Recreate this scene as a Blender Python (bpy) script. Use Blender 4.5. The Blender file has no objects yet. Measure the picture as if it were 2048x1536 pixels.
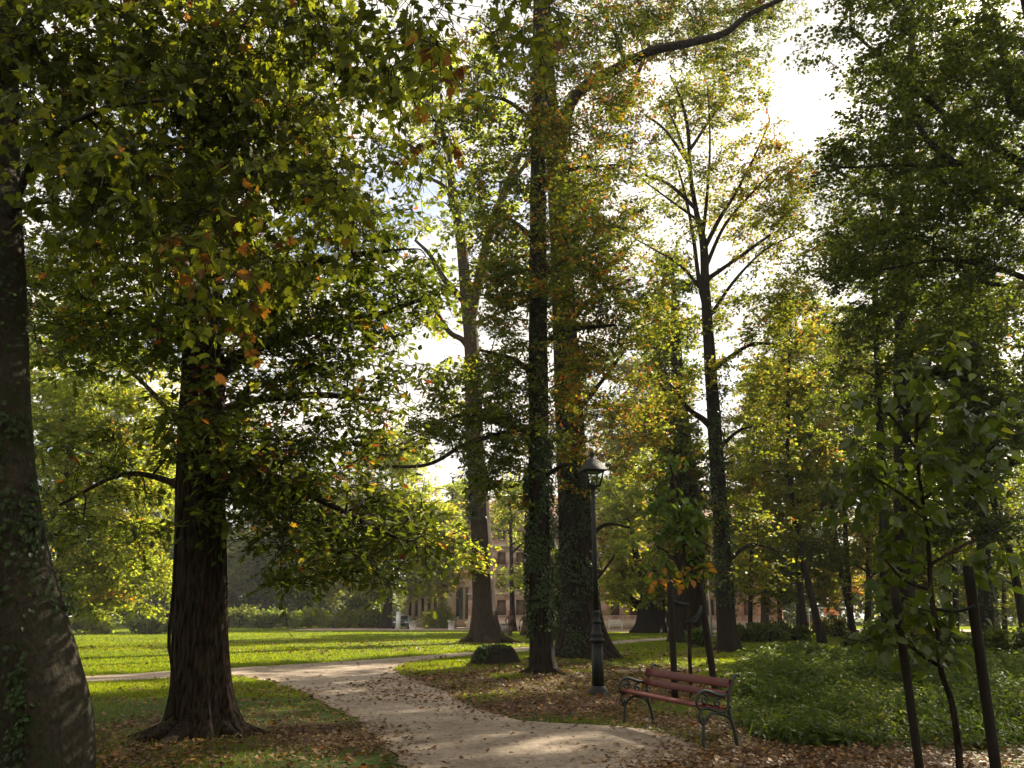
import bpy, math, random
import numpy as np
random.seed(7); RNG = np.random.default_rng(7)
S = bpy.context.scene; COL = S.collection
# ------------------------------------------------------------------ camera
PITCH = math.radians(16.04); CAMZ = 1.6; FPX = 1600.0
cam = bpy.data.cameras.new('camera'); camo = bpy.data.objects.new('camera', cam); COL.objects.link(camo)
camo.location = (0, 0, CAMZ); camo.rotation_euler = (math.pi/2 + PITCH, 0, 0)
cam.sensor_width = 36; cam.lens = FPX/2048*36; cam.clip_start = .05; cam.clip_end = 3000
S.camera = camo
# ------------------------------------------------------------------ light
SUN_AZ, SUN_EL = math.radians(38), math.radians(33)     # azimuth to the right of the view
sd = (math.sin(SUN_AZ)*math.cos(SUN_EL), math.cos(SUN_AZ)*math.cos(SUN_EL), math.sin(SUN_EL))
sl = bpy.data.lights.new('sun', 'SUN'); sl.energy = 4.4; sl.angle = math.radians(.55); sl.color = (1, .88, .68)
so = bpy.data.objects.new('sun', sl); COL.objects.link(so); so.location = (40, 40, 60)
from mathutils import Vector
so.rotation_euler = (-Vector(sd)).to_track_quat('-Z', 'Y').to_euler()
W = bpy.data.worlds.new('World'); S.world = W; W.use_nodes = True
nt = W.node_tree; nt.nodes.clear()
def N(t, typ, **kw):
    n = t.nodes.new(typ)
    for k, v in kw.items(): setattr(n, k, v)
    return n
sky = N(nt, 'ShaderNodeTexSky', sky_type='NISHITA', sun_disc=False)
sky.sun_elevation = SUN_EL; sky.sun_rotation = SUN_AZ; sky.air_density = 1.0; sky.dust_density = 2.0; sky.ozone_density = 1.0
tc = N(nt, 'ShaderNodeTexCoord'); mp = N(nt, 'ShaderNodeMapping'); mp.inputs['Scale'].default_value = (2.2, 2.2, 6.0)
nz = N(nt, 'ShaderNodeTexNoise'); nz.inputs['Scale'].default_value = 1.6; nz.inputs['Detail'].default_value = 7; nz.inputs['Roughness'].default_value = .6
cr = N(nt, 'ShaderNodeValToRGB'); cr.color_ramp.elements[0].position = .30; cr.color_ramp.elements[1].position = .50
mx = N(nt, 'ShaderNodeMixRGB'); n9 = N(nt, 'ShaderNodeTexNoise'); n9.inputs['Scale'].default_value = 3.2; n9.inputs['Detail'].default_value = 8; c9 = N(nt, 'ShaderNodeValToRGB'); c9.color_ramp.elements[0].position = .36; c9.color_ramp.elements[1].position = .62; c9.color_ramp.elements[0].color = (4.7, 4.6, 4.5, 1); c9.color_ramp.elements[1].color = (7.7, 7.0, 6.0, 1); nt.links.new(mp.outputs[0], n9.inputs['Vector']); nt.links.new(n9.outputs['Fac'], c9.inputs[0]); nt.links.new(c9.outputs[0], mx.inputs[2])
bg = N(nt, 'ShaderNodeBackground'); bg.inputs[1].default_value = .05
wo = N(nt, 'ShaderNodeOutputWorld')
L = nt.links.new
L(tc.outputs['Generated'], mp.inputs[0]); L(mp.outputs[0], nz.inputs['Vector']); L(nz.outputs['Fac'], cr.inputs[0])
L(cr.outputs[0], mx.inputs[0]); L(sky.outputs[0], mx.inputs[1]); L(mx.outputs[0], bg.inputs[0]); L(bg.outputs[0], wo.inputs[0])
S.view_settings.view_transform = 'Standard'; S.view_settings.look = 'None'; S.view_settings.gamma = 1; S.view_settings.exposure = 2.08
S.render.engine = 'CYCLES'
S.cycles.max_bounces = 8; S.cycles.diffuse_bounces = 4; S.cycles.transmission_bounces = 6; S.cycles.glossy_bounces = 2
S.cycles.use_denoising = True; S.cycles.sample_clamp_indirect = 6; S.cycles.caustics_reflective = False; S.cycles.caustics_refractive = False
# ------------------------------------------------------------------ photograph geometry
CP, SP = math.cos(PITCH), math.sin(PITCH)
def ray(u, v):
    x = (u-1024)/FPX; y = (768-v)/FPX
    return np.array([x, CP - y*SP, SP + y*CP])
def P(u, v, Y):
    d = ray(u, v); return np.array([0, 0, CAMZ]) + d*(Y/d[1])
def G(u, v):
    d = ray(u, v); return (np.array([0, 0, CAMZ]) + d*(-CAMZ/d[2]))
def px(p):                       # metres per photograph pixel at a point
    return (p[1]*CP + (p[2]-CAMZ)*SP)/FPX
# ------------------------------------------------------------------ mesh builder
class MB:
    def __init__(s): s.v = []; s.f = []; s.n = 0
    def add(s, v, f, rnd=0.5):
        v = np.asarray(v, float).reshape(-1, 3); f = np.asarray(f, int)
        r = np.full(len(f), rnd, float) if np.isscalar(rnd) else np.asarray(rnd, float)
        s.f.append((f + s.n, r)); s.v.append(v); s.n += len(v)
    def box(s, c, d, rz=0, rnd=.5):
        x, y, z = [k/2 for k in d]
        q = np.array([(a, b, e) for e in (-z, z) for b in (-y, y) for a in (-x, x)])
        if rz:
            cc, ss = math.cos(rz), math.sin(rz); q = np.stack([q[:, 0]*cc - q[:, 1]*ss, q[:, 0]*ss + q[:, 1]*cc, q[:, 2]], 1)
        s.add(q + np.asarray(c, float), [[0, 2, 3, 1], [4, 5, 7, 6], [0, 1, 5, 4], [2, 6, 7, 3], [0, 4, 6, 2], [1, 3, 7, 5]], rnd)
    def tube(s, pts, rad, sides=8, cap=True, rfun=None, squash=1.0):
        pts = np.asarray(pts, float); n = len(pts); rad = np.broadcast_to(np.asarray(rad, float), (n,))
        t = np.gradient(pts, axis=0); t /= np.linalg.norm(t, axis=1)[:, None] + 1e-9
        a = np.array([1., 0, 0]) if abs(t[0][0]) < .8 else np.array([0, 1., 0])
        X = np.zeros((n, 3)); Yv = np.zeros((n, 3)); a = a - t[0]*a.dot(t[0]); a /= np.linalg.norm(a)
        for i in range(n):
            a = a - t[i]*a.dot(t[i]); a = a/(np.linalg.norm(a) + 1e-9); X[i] = a; Yv[i] = np.cross(t[i], a)
        th = np.linspace(0, 2*np.pi, sides, endpoint=False)
        rr = rad[:, None]*np.ones(sides)
        if rfun is not None: rr = rr*rfun(th, pts)
        v = pts[:, None, :] + rr[..., None]*(np.cos(th)[None, :, None]*X[:, None, :] + squash*np.sin(th)[None, :, None]*Yv[:, None, :])
        i = np.arange(n-1)[:, None]*sides; j = np.arange(sides)[None, :]; k = (j+1) % sides
        f = np.stack([i+j, i+k, i+sides+k, i+sides+j], -1).reshape(-1, 4)
        base = s.n; s.add(v.reshape(-1, 3), f)
        if cap:
            c = s.n; s.add([pts[0], pts[-1]], np.zeros((0, 3), int))
            s.f.append((np.stack([np.full(sides, c), base + (j[0]+1) % sides, base + j[0]], 1), np.full(sides, .5)))
            o = base + (n-1)*sides
            s.f.append((np.stack([np.full(sides, c+1), o + j[0], o + (j[0]+1) % sides], 1), np.full(sides, .5)))
    def lathe(s, c, prof, sides=24, rot=0):
        prof = np.asarray(prof, float); th = np.linspace(0, 2*np.pi, sides, endpoint=False) + rot; n = len(prof)
        v = np.stack([prof[:, 0][:, None]*np.cos(th), prof[:, 0][:, None]*np.sin(th), prof[:, 1][:, None]*np.ones(sides)], -1) + np.asarray(c, float)
        i = np.arange(n-1)[:, None]*sides; j = np.arange(sides)[None, :]; k = (j+1) % sides
        s.add(v.reshape(-1, 3), np.stack([i+j, i+k, i+sides+k, i+sides+j], -1).reshape(-1, 4))
    def prism(s, poly, M, t):
        """outline poly (k,2) in a plane given by M(a,b,c)->world; c from 0 to t"""
        k = len(poly); v = [M(a, b, 0) for a, b in poly] + [M(a, b, t) for a, b in poly]
        s.add(v, [[i, (i+1) % k, k+(i+1) % k, k+i] for i in range(k)])
        b = s.n - 2*k
        s.f.append((np.array([list(range(b, b+k))[::-1]]), np.array([.5]))); s.f.append((np.array([list(range(b+k, b+2*k))]), np.array([.5])))
    def build(s, name, mat, parent=None, smooth=False, at=None):
        V = np.concatenate(s.v) if s.v else np.zeros((0, 3))
        o0 = np.array(parent.matrix_world_loc if False else (PLOC[parent.name] if parent else (at if at is not None else (0, 0, 0))), float)
        V = V - o0
        me = bpy.data.meshes.new(name)
        loops = np.concatenate([f.ravel() for f, r in s.f]); cnt = np.concatenate([np.full(len(f), f.shape[1]) for f, r in s.f if len(f)])
        rnd = np.concatenate([r for f, r in s.f if len(f)])
        me.vertices.add(len(V)); me.vertices.foreach_set('co', V.ravel())
        me.loops.add(len(loops)); me.loops.foreach_set('vertex_index', loops.astype(np.int32))
        me.polygons.add(len(cnt)); st = np.concatenate([[0], np.cumsum(cnt)[:-1]])
        me.polygons.foreach_set('loop_start', st.astype(np.int32)); me.polygons.foreach_set('loop_total', cnt.astype(np.int32))
        a = me.attributes.new('rnd', 'FLOAT', 'FACE'); a.data.foreach_set('value', rnd.astype(np.float32))
        me.update(calc_edges=True)
        if smooth: me.polygons.foreach_set('use_smooth', np.ones(len(cnt), bool))
        if mat: me.materials.append(mat)
        o = bpy.data.objects.new(name, me); COL.objects.link(o)
        if parent: o.parent = parent
        else: o.location = tuple(o0)
        PLOC[o.name] = o0
        return o
PLOC = {}
def tag(o, label, cat, group=None, kind=None):
    if label: o['label'] = label
    if cat: o['category'] = cat
    if group: o['group'] = group
    if kind: o['kind'] = kind
    return o
def thing(name, label, cat, loc, group=None):
    o = bpy.data.objects.new(name, None); COL.objects.link(o); o.location = tuple(loc); o.empty_display_size = .2
    PLOC[o.name] = np.array(loc, float); return tag(o, label, cat, group)
def structure(o): o['kind'] = 'structure'; return o
def smooth(ctrl, n):
    c = np.asarray(ctrl, float); k = len(c)
    if k < 3:
        t = np.linspace(0, 1, n)[:, None]; return c[0]*(1-t) + c[-1]*t
    e = np.concatenate([[2*c[0]-c[1]], c, [2*c[-1]-c[-2]]]); out = []
    for t in np.linspace(0, k-1-1e-6, n):
        i = int(t); f = t-i; p0, p1, p2, p3 = e[i:i+4]
        out.append(.5*((2*p1) + (p2-p0)*f + (2*p0-5*p1+4*p2-p3)*f*f + (3*p1-p0-3*p2+p3)*f**3))
    return np.array(out)
def unit(v): return v/(np.linalg.norm(v, axis=-1, keepdims=True)+1e-9)
# ------------------------------------------------------------------ materials
def mat(name):
    m = bpy.data.materials.new(name); m.use_nodes = True; t = m.node_tree; t.nodes.clear()
    return m, t, N(t, 'ShaderNodeOutputMaterial')
def ramp(t, stops, interp='LINEAR'):
    r = N(t, 'ShaderNodeValToRGB'); e = r.color_ramp.elements; r.color_ramp.interpolation = interp
    while len(e) < len(stops): e.new(.5)
    for k, (p, c) in enumerate(stops): e[k].position = p; e[k].color = (*c, 1)
    return r
def noise(t, scale, detail=4, vec=None, rough=.55):
    n = N(t, 'ShaderNodeTexNoise'); n.inputs['Scale'].default_value = scale; n.inputs['Detail'].default_value = detail; n.inputs['Roughness'].default_value = rough
    if vec is not None: t.links.new(vec, n.inputs['Vector'])
    return n
LB = 1.55
def leaf_mat(name, stops, trans=.5, tint=(1.9, 1.75, .75), rough=.55, spec=.2):
    m, t, o = mat(name); L = t.links.new
    at = N(t, 'ShaderNodeAttribute', attribute_name='rnd'); r = ramp(t, [(p_, tuple(np.minimum(np.array(c_)*LB, .9))) for p_, c_ in stops]); L(at.outputs['Fac'], r.inputs[0])
    p = N(t, 'ShaderNodeBsdfPrincipled'); p.inputs['Roughness'].default_value = rough; p.inputs['Specular IOR Level'].default_value = spec
    L(r.outputs[0], p.inputs['Base Color'])
    mu = N(t, 'ShaderNodeMixRGB', blend_type='MULTIPLY'); mu.inputs[0].default_value = 1; mu.inputs[2].default_value = (*tint, 1)
    L(r.outputs[0], mu.inputs[1]); tr = N(t, 'ShaderNodeBsdfTranslucent'); L(mu.outputs[0], tr.inputs[0])
    mi = N(t, 'ShaderNodeMixShader'); mi.inputs[0].default_value = trans
    L(p.outputs[0], mi.inputs[1]); L(tr.outputs[0], mi.inputs[2]); L(mi.outputs[0], o.inputs[0]); return m
def plain(name, col, rough=.6, metal=0, var=.25, scale=12, bump=.1, spec=.5):
    m, t, o = mat(name); L = t.links.new; tc = N(t, 'ShaderNodeTexCoord'); n = noise(t, scale, 5, tc.outputs['Object'])
    c = np.array(col); r = ramp(t, [(.25, tuple(c*(1-var))), (.75, tuple(np.minimum(c*(1+var), 1)))]); L(n.outputs[0], r.inputs[0])
    p = N(t, 'ShaderNodeBsdfPrincipled'); p.inputs['Roughness'].default_value = rough; p.inputs['Metallic'].default_value = metal; p.inputs['Specular IOR Level'].default_value = spec
    L(r.outputs[0], p.inputs['Base Color'])
    if bump:
        b = N(t, 'ShaderNodeBump'); b.inputs['Strength'].default_value = bump; b.inputs['Distance'].default_value = .02; n2 = noise(t, scale*6, 4, tc.outputs['Object'])
        L(n2.outputs[0], b.inputs['Height']); L(b.outputs[0], p.inputs['Normal'])
    L(p.outputs[0], o.inputs[0]); return m
def bark_mat(name, dark, light, moss=None, sc=1.0, stretch=.12, mossat=.55, bump=.9, con=1.0):
    m, t, o = mat(name); L = t.links.new; tc = N(t, 'ShaderNodeTexCoord'); mp = N(t, 'ShaderNodeMapping'); mp.inputs['Scale'].default_value = (1, 1, stretch)
    L(tc.outputs['Object'], mp.inputs[0])
    n1 = noise(t, 16*sc, 9, mp.outputs[0], .70); n2 = noise(t, 2.2*sc, 4, tc.outputs['Object'])
    r = ramp(t, [(.5-.12/con, tuple(np.array(dark)*.7)), (.50, tuple((np.array(dark)+np.array(light))*.5)), (.5+.16/con, tuple(np.array(light)*1.25))]); L(n1.outputs[0], r.inputs[0]); c = r.outputs[0]
    if moss:
        r2 = ramp(t, [(mossat, (0, 0, 0)), (mossat+.15, (1, 1, 1))]); L(n2.outputs[0], r2.inputs[0])
        mx = N(t, 'ShaderNodeMixRGB'); L(r2.outputs[0], mx.inputs[0]); L(c, mx.inputs[1]); mx.inputs[2].default_value = (*moss, 1); c = mx.outputs[0]
    p = N(t, 'ShaderNodeBsdfPrincipled'); p.inputs['Roughness'].default_value = .9; p.inputs['Specular IOR Level'].default_value = .15; L(c, p.inputs['Base Color'])
    b = N(t, 'ShaderNodeBump'); b.inputs['Strength'].default_value = bump; b.inputs['Distance'].default_value = .09; L(n1.outputs[0], b.inputs['Height']); L(b.outputs[0], p.inputs['Normal'])
    L(p.outputs[0], o.inputs[0]); return m
M = {}
G1, G2, G3, YG, YE, OR, RD, BR = (.022, .034, .006), (.040, .058, .009), (.068, .088, .013), (.12, .125, .018), (.20, .145, .026), (.20, .088, .018), (.12, .034, .014), (.075, .035, .014)
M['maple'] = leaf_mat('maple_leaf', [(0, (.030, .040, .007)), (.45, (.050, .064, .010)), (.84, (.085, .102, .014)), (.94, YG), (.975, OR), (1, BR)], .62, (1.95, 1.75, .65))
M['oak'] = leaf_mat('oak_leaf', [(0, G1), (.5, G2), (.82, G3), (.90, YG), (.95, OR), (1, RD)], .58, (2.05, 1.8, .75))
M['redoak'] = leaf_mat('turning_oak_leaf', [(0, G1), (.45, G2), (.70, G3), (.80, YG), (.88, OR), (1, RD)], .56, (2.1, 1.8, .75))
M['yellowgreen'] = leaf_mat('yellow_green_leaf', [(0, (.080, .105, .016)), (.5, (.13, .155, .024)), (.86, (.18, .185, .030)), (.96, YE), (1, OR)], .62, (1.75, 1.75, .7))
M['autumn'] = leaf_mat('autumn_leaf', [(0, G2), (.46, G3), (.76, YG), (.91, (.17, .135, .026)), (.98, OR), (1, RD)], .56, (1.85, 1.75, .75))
M['dark'] = leaf_mat('dark_green_leaf', [(0, (.018, .026, .007)), (.6, (.036, .048, .010)), (.93, G3), (1, YG)], .55, (2.1, 2.0, .65))
M['forest'] = leaf_mat('forest_leaf', [(0, (.035, .052, .016)), (.7, (.070, .088, .020)), (1, (.13, .13, .025))], .55, (1.8, 1.7, .8))
M['sapling'] = leaf_mat('broad_sapling_leaf', [(0, (.026, .040, .009)), (.8, (.048, .066, .012)), (1, (.10, .105, .02))], .5, (2.0, 1.9, .6), .42, .45)
M['ivy'] = leaf_mat('ivy_leaf', [(0, (.010, .020, .006)), (.8, (.022, .038, .009)), (1, (.06, .075, .016))], .25, (1.8, 1.8, .6), .5, .22)
M['sapling2'] = leaf_mat('turning_sapling_leaf', [(0, (.026, .048, .012)), (.8, (.055, .080, .014)), (.90, YE), (1, OR)], .52, (1.9, 1.8, .6), .5, .22)
M['nettle'] = leaf_mat('undergrowth_leaf', [(0, (.018, .032, .009)), (.6, (.042, .062, .015)), (.9, (.09, .10, .030)), (1, (.13, .12, .04))], .45, (1.8, 1.8, .6), .6, .12)
M['grass'] = leaf_mat('grass_blade', [(0, (.062, .090, .007)), (.6, (.105, .135, .010)), (.95, (.145, .15, .019)), (1, (.15, .11, .03))], .55, (1.7, 1.6, .4), .6, .12)
M['litter'] = leaf_mat('fallen_leaf', [(0, (.030, .017, .008)), (.4, (.068, .036, .014)), (.7, (.115, .062, .022)), (.86, (.15, .09, .035)), (.95, (.19, .09, .012)), (1, (.16, .045, .008))], .2, (1.4, 1.2, .8), .6, .25)
M['bark'] = bark_mat('furrowed_bark', (.012, .008, .005), (.058, .038, .025), (.040, .046, .016), 1.7, .13, .57, 1.0, 1.5)
M['barkred'] = bark_mat('reddish_fibrous_bark', (.025, .014, .009), (.11, .058, .034), (.060, .072, .030), 1.2, .07, .60)
M['barkgrey'] = bark_mat('smooth_grey_bark', (.022, .019, .012), (.048, .040, .027), (.026, .032, .011), 1.5, .6, .55, .6, .7)
M['barkdark'] = bark_mat('dark_bark', (.007, .005, .0035), (.030, .021, .014), (.022, .026, .009), 1.2, .15, .58)
M['iron'] = plain('black_painted_iron', (.007, .009, .008), .62, 0, .3, 9, .06, .3)
M['irongreen'] = plain('dark_green_cast_iron', (.020, .030, .024), .5, 0, .35, 14, .15)
M['stake'] = plain('dark_stake_wood', (.016, .011, .008), .85, 0, .35, 6, .3, .2)
M['white'] = plain('white_paint', (.72, .72, .70), .5, 0, .06, 3, .03)
# ------------------------------------------------------------------ leaf outlines (x along the leaf, y across, z fold)
def fan(pts, fold=.18):
    pts = np.array(pts, float); z = np.abs(pts[:, 1])*fold - .10*(pts[:, 0]-.5)**2
    v = np.column_stack([pts, z]); c = np.array([[.42, 0, -.03]]); k = len(v)
    return np.concatenate([v, c]), np.array([[i, (i+1) % k, k] for i in range(k)])
T = {}
T['quad'] = (np.array([[0, 0, 0], [.5, .33, .08], [1, 0, 0], [.5, -.33, .08]]), np.array([[0, 2, 1], [0, 3, 2]]))
T['tuft'] = (np.array([[0, 0, 0], [.35, .42, .1], [.95, .18, 0], [.8, -.30, .12], [.3, -.38, .02]]), np.array([[0, 2, 1], [0, 3, 2], [0, 4, 3]]))
T['oak'] = fan([(0, 0), (.2, .16), (.28, .10), (.42, .27), (.52, .17), (.70, .29), (.78, .17), (1, 0), (.80, -.19), (.68, -.28), (.54, -.16), (.40, -.25), (.30, -.11), (.18, -.15)])
T['maple'] = fan([(0, 0), (-.02, .18), (.10, .30), (.02, .46), (.28, .44), (.34, .58), (.52, .50), (.46, .26), (.62, .27), (.70, .18), (.80, .16), (1, 0), (.78, -.17), (.68, -.18), (.62, -.28), (.45, -.25), (.50, -.52), (.33, -.57), (.28, -.43), (.02, -.47), (.10, -.29), (-.02, -.18)], .12)
T['ovate'] = fan([(0, 0), (.12, .24), (.32, .36), (.55, .31), (.80, .14), (1, 0), (.80, -.15), (.55, -.32), (.30, -.36), (.12, -.23)], .30)
T['ivy'] = fan([(0, 0), (.02, .34), (.32, .28), (.42, .46), (.62, .20), (1, 0), (.62, -.20), (.42, -.46), (.32, -.28), (.02, -.34)], .15)
T['lance'] = (np.array([[0, 0, 0], [.35, .2, .05], [1, 0, -.12], [.35, -.2, .05]]), np.array([[0, 2, 1], [0, 3, 2]]))
T['blade'] = (np.array([[0, -.02, 0], [0, .02, 0], [.55, .022, .0], [.55, -.015, 0], [1, .0, -.10]]), np.array([[0, 1, 2], [0, 2, 3], [3, 2, 4]]))
def leaves(mb, pos, d, n, size, rnd, tmpl):
    tv, tf = T[tmpl]; pos = np.asarray(pos); k = len(pos)
    d = unit(d); n = n - d*(n*d).sum(1, keepdims=True); n = unit(n); y = np.cross(n, d); size = np.broadcast_to(size, (k,))
    v = pos[:, None, :] + size[:, None, None]*(tv[None, :, 0:1]*d[:, None, :] + tv[None, :, 1:2]*y[:, None, :] + tv[None, :, 2:3]*n[:, None, :])
    f = (tf[None] + (np.arange(k)*len(tv))[:, None, None]).reshape(-1, 3)
    mb.add(v.reshape(-1, 3), f, np.repeat(rnd, len(tf)))
def bez_tubes(mb, A, B, C, r0, r1):
    """many thin three-sided twigs at once"""
    k = len(A); ts = np.array([0, .5, 1.]); pts = ((1-ts)**2)[None, :, None]*A[:, None] + (2*ts*(1-ts))[None, :, None]*B[:, None] + (ts**2)[None, :, None]*C[:, None]
    t = unit(C - A); a = unit(np.cross(t, np.array([.3, .2, 1.]))); b = np.cross(t, a); rr = np.stack([r0, (r0+r1)/2, r1], 1)
    th = np.array([0, 2.094, 4.189])
    v = pts[:, :, None, :] + rr[:, :, None, None]*(np.cos(th)[None, None, :, None]*a[:, None, None, :] + np.sin(th)[None, None, :, None]*b[:, None, None, :])
    f = []
    for i in range(2):
        for j in range(3): f.append([i*3+j, i*3+(j+1) % 3, i*3+3+(j+1) % 3, i*3+3+j])
    f = (np.array(f)[None] + (np.arange(k)*9)[:, None, None]).reshape(-1, 4); mb.add(v.reshape(-1, 3), f)
# ------------------------------------------------------------------ trees
def pxpath(ctrl, Y, n, leany=0.0):
    """ctrl: (u, v, width in photograph pixels[, depth shift])"""
    pts = []; rad = []
    for c in ctrl:
        p = P(c[0], c[1], Y + (c[3] if len(c) > 3 else 0)); pts.append(p); rad.append(c[2]/2*px(p))
    a = smooth(np.column_stack([pts, rad]), n); return a[:, :3], np.maximum(a[:, 3], .006)
def fluted(seed, amp, lobes, flare, base_z, flare_h, fine=.02):
    r = np.random.default_rng(seed); ph = r.uniform(0, 6.28, 12)
    def f(th, pts):
        h = pts[:, 2] - base_z; fl = np.exp(-np.maximum(h, 0)/flare_h)[:, None]; zz = pts[:, 2][:, None]
        lob = np.cos(lobes*th + ph[0] + .25*np.sin(zz*.8))[None] if False else np.cos(lobes*th[None] + ph[0] + .35*np.sin(zz*.7 + ph[1]))
        lob2 = np.cos((lobes-2)*th[None] + ph[2] + .3*np.sin(zz*.5))
        g = 1 + amp*(.6*lob + .4*lob2)*(.35 + fl*1.6)
        g = g + fine*np.cos(19*th[None] + ph[3] + 1.2*np.sin(zz*1.1+ph[4])) + fine*.8*np.cos(31*th[None] + ph[5] + 1.6*np.sin(zz*1.7+ph[6])) + .02*np.sin(zz*2.3+ph[7]+2*np.cos(th[None]+ph[8]))
        return g*(1 + flare*fl)
    return f
def ball(k, rng, shell=.0):
    v = unit(rng.normal(size=(k, 3))); r = rng.uniform(shell**3, 1, k)**(1/3); return v*r[:, None]
def tree(name, label, base_uv, Y, trunk, limbs, regions, leaf, lmat, lsize, nleaf, bark, group=None, seed=1, cr=1.0, ntw=9, amp=.10, lobes=7, flare=.55, flare_h=.5,
         sides=40, ivy=None, droop=.0, zmin=1.6, cat='tree', fine=.02, depth=None, extra_parts=None, base=None, tw=1.0, auto=True, flat=.55, lm=2.4, km=1.4, roots=(), wregions=(), below=True):
    nleaf = int(nleaf*lm); rng = np.random.default_rng(seed)
    b = np.array(base if base is not None else G(*base_uv)); Y = b[1] if Y is None else Y
    b = np.array([b[0], b[1], 0.0]); root = thing(name, label, cat, b, group)
    n = max(24, min(90, len(trunk)*9)); tp, tr = pxpath(trunk, Y, n)
    if below and tp[0][2] > -.2:
        tp = np.vstack([[tp[0][0], tp[0][1], -.25], tp]); tr = np.concatenate([[tr[0]*1.0], tr])
    tm = MB(); tm.tube(tp, tr, sides, True, fluted(seed, amp, lobes, flare, 0, flare_h, fine))
    if roots:
        nr, rl, rr0 = roots; R0 = tr[1]*(1+flare*.6)
        for k in range(nr):
            a = 6.283*k/nr + rng.normal(0, .25); ln = rl*rng.uniform(.55, 1.25); bend = rng.normal(0, .35); pts_ = []
            for s_ in np.linspace(0, 1, 9):
                aa = a + bend*s_*s_; rad_ = R0*.75 + ln*s_; pts_.append((b[0]+math.cos(aa)*rad_, b[1]+math.sin(aa)*rad_, rr0*1.5*(1-s_)**2 + hgt(np.array([b[0]+math.cos(aa)*rad_]), np.array([b[1]+math.sin(aa)*rad_]))[0] - rr0*.55*s_ - .01))
            tm.tube(pts_, rr0*rng.uniform(.7, 1.2)*np.linspace(1.5, .35, 9), 10, True, fluted(seed+50+k, .10, 5, 0, -9, 1, .04))
    tobj = tm.build('trunk', bark, root, True)
    bm = MB(); nodes = [np.column_stack([tp, tr])]; 
    for lb in limbs:
        lp, lr = pxpath(lb, Y, len(lb)*7); bm.tube(lp, lr, 12, True, fluted(seed+len(nodes), .06, 5, 0, -9, 1, .03)); nodes.append(np.column_stack([lp, lr]))
    nodes = [k for k in nodes]; sk = np.concatenate(nodes); sk = sk[sk[:, 2] > zmin*.7]
    cs = []; cb = []
    for rg in regions:
        u, v, ru, rv, k = rg[:5]; k = max(3, int(k*km)); col = rg[5] if len(rg) > 5 else 0.0; dy = rg[6] if len(rg) > 6 else 0.0; rdep = rg[7] if len(rg) > 7 else None
        c = P(u, v, Y+dy); q = px(c); q3 = ball(k, rng, .25); rd = rdep if rdep is not None else (depth if depth is not None else min(ru*q, 4.0))
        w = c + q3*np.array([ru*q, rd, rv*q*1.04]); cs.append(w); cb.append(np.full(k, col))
    for (x, y, z, rx, ry, rz, k, col) in wregions: cs.append(np.array([x, y, z]) + ball(k, rng, .2)*np.array([rx, ry, rz])); cb.append(np.full(k, col))
    cs = np.concatenate(cs); cb = np.concatenate(cb); ok = cs[:, 2] > zmin; cs, cb = cs[ok], cb[ok]
    if auto:
        dmin = np.array([np.min(np.linalg.norm(sk[:, :3]-c, axis=1)) for c in cs]); 
        for i in np.argsort(dmin):
            c = cs[i]; dv = c - sk[:, :3]; dist = np.linalg.norm(dv, axis=1); cost = dist*(1 + .9*np.maximum(0, .25 - dv[:, 2]/(dist+.01)))
            cost = cost + .25/(sk[:, 3]+.02)*.02*dist
            j = int(np.argmin(cost)); p0 = sk[j, :3]; d = dist[j]
            if d < .3: continue
            r0 = min(sk[j, 3]*.72, .010*tw + .0125*tw*d + .004*cr); r1 = max(.006*tw, r0*.3)
            mid = p0 + .45*(c-p0) + np.array([0, 0, .10*d]) + rng.normal(0, .06*d, 3); m2 = p0 + .75*(c-p0) + np.array([0, 0, .05*d]) + rng.normal(0, .05*d, 3)
            pp = smooth([p0, mid, m2, c], 9); rr = np.linspace(r0, r1, 9); bm.tube(pp, rr, 6, False); sk = np.vstack([sk, np.column_stack([pp[2:], rr[2:]])])
    # twigs and leaves
    k = len(cs); nt_ = k*ntw; ci = np.repeat(np.arange(k), ntw); crad = cr*rng.uniform(.65, 1.25, k)[ci]
    dr = unit(rng.normal(size=(nt_, 3))*np.array([1, 1, flat])); A = cs[ci] + rng.normal(0, .10, (nt_, 3))*crad[:, None]*.6
    C = A + dr*(crad*rng.uniform(.55, 1.1, nt_))[:, None] - np.array([0, 0, 1.])*(droop*crad)[:, None]; B = (A+C)/2 + np.array([0, 0, 1.])*(.12*crad + .25*droop*crad)[:, None] + rng.normal(0, .08, (nt_, 3))*crad[:, None]
    bez_tubes(bm, A, B, C, np.full(nt_, .009*tw*cr**.5), np.full(nt_, .003*tw))
    bobj = bm.build('branches', bark, root, True)
    cm = MB(); li = rng.integers(0, nt_, nleaf); t = rng.uniform(.12, 1.04, nleaf)[:, None]
    pos = (1-t)**2*A[li] + 2*t*(1-t)*B[li] + t*t*C[li]; td = unit(2*(1-t)*(B-A)[li] + 2*t*(C-B)[li])
    side = unit(np.cross(td, np.array([0, 0, 1.])))*rng.choice([-1, 1], nleaf)[:, None]
    d = unit(td*.5 + side*.9 + rng.normal(0, .45, (nleaf, 3)) - np.array([0, 0, 1.])*(.25 + 1.3*droop)); nn = unit(np.array([0, 0, 1.]) + rng.normal(0, .48, (nleaf, 3)) + droop*1.2*rng.normal(size=(nleaf, 3)))
    sz = lsize*rng.uniform(.6, 1.2, nleaf); pos = pos + d*(.25*sz)[:, None] + rng.normal(0, .22, (nleaf, 3))*sz[:, None]
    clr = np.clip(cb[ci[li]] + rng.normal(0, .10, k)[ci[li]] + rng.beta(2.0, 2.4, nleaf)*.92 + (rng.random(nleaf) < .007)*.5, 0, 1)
    leaves(cm, pos, d, nn, sz, clr, leaf); cm.build('crown', lmat, root)
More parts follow.
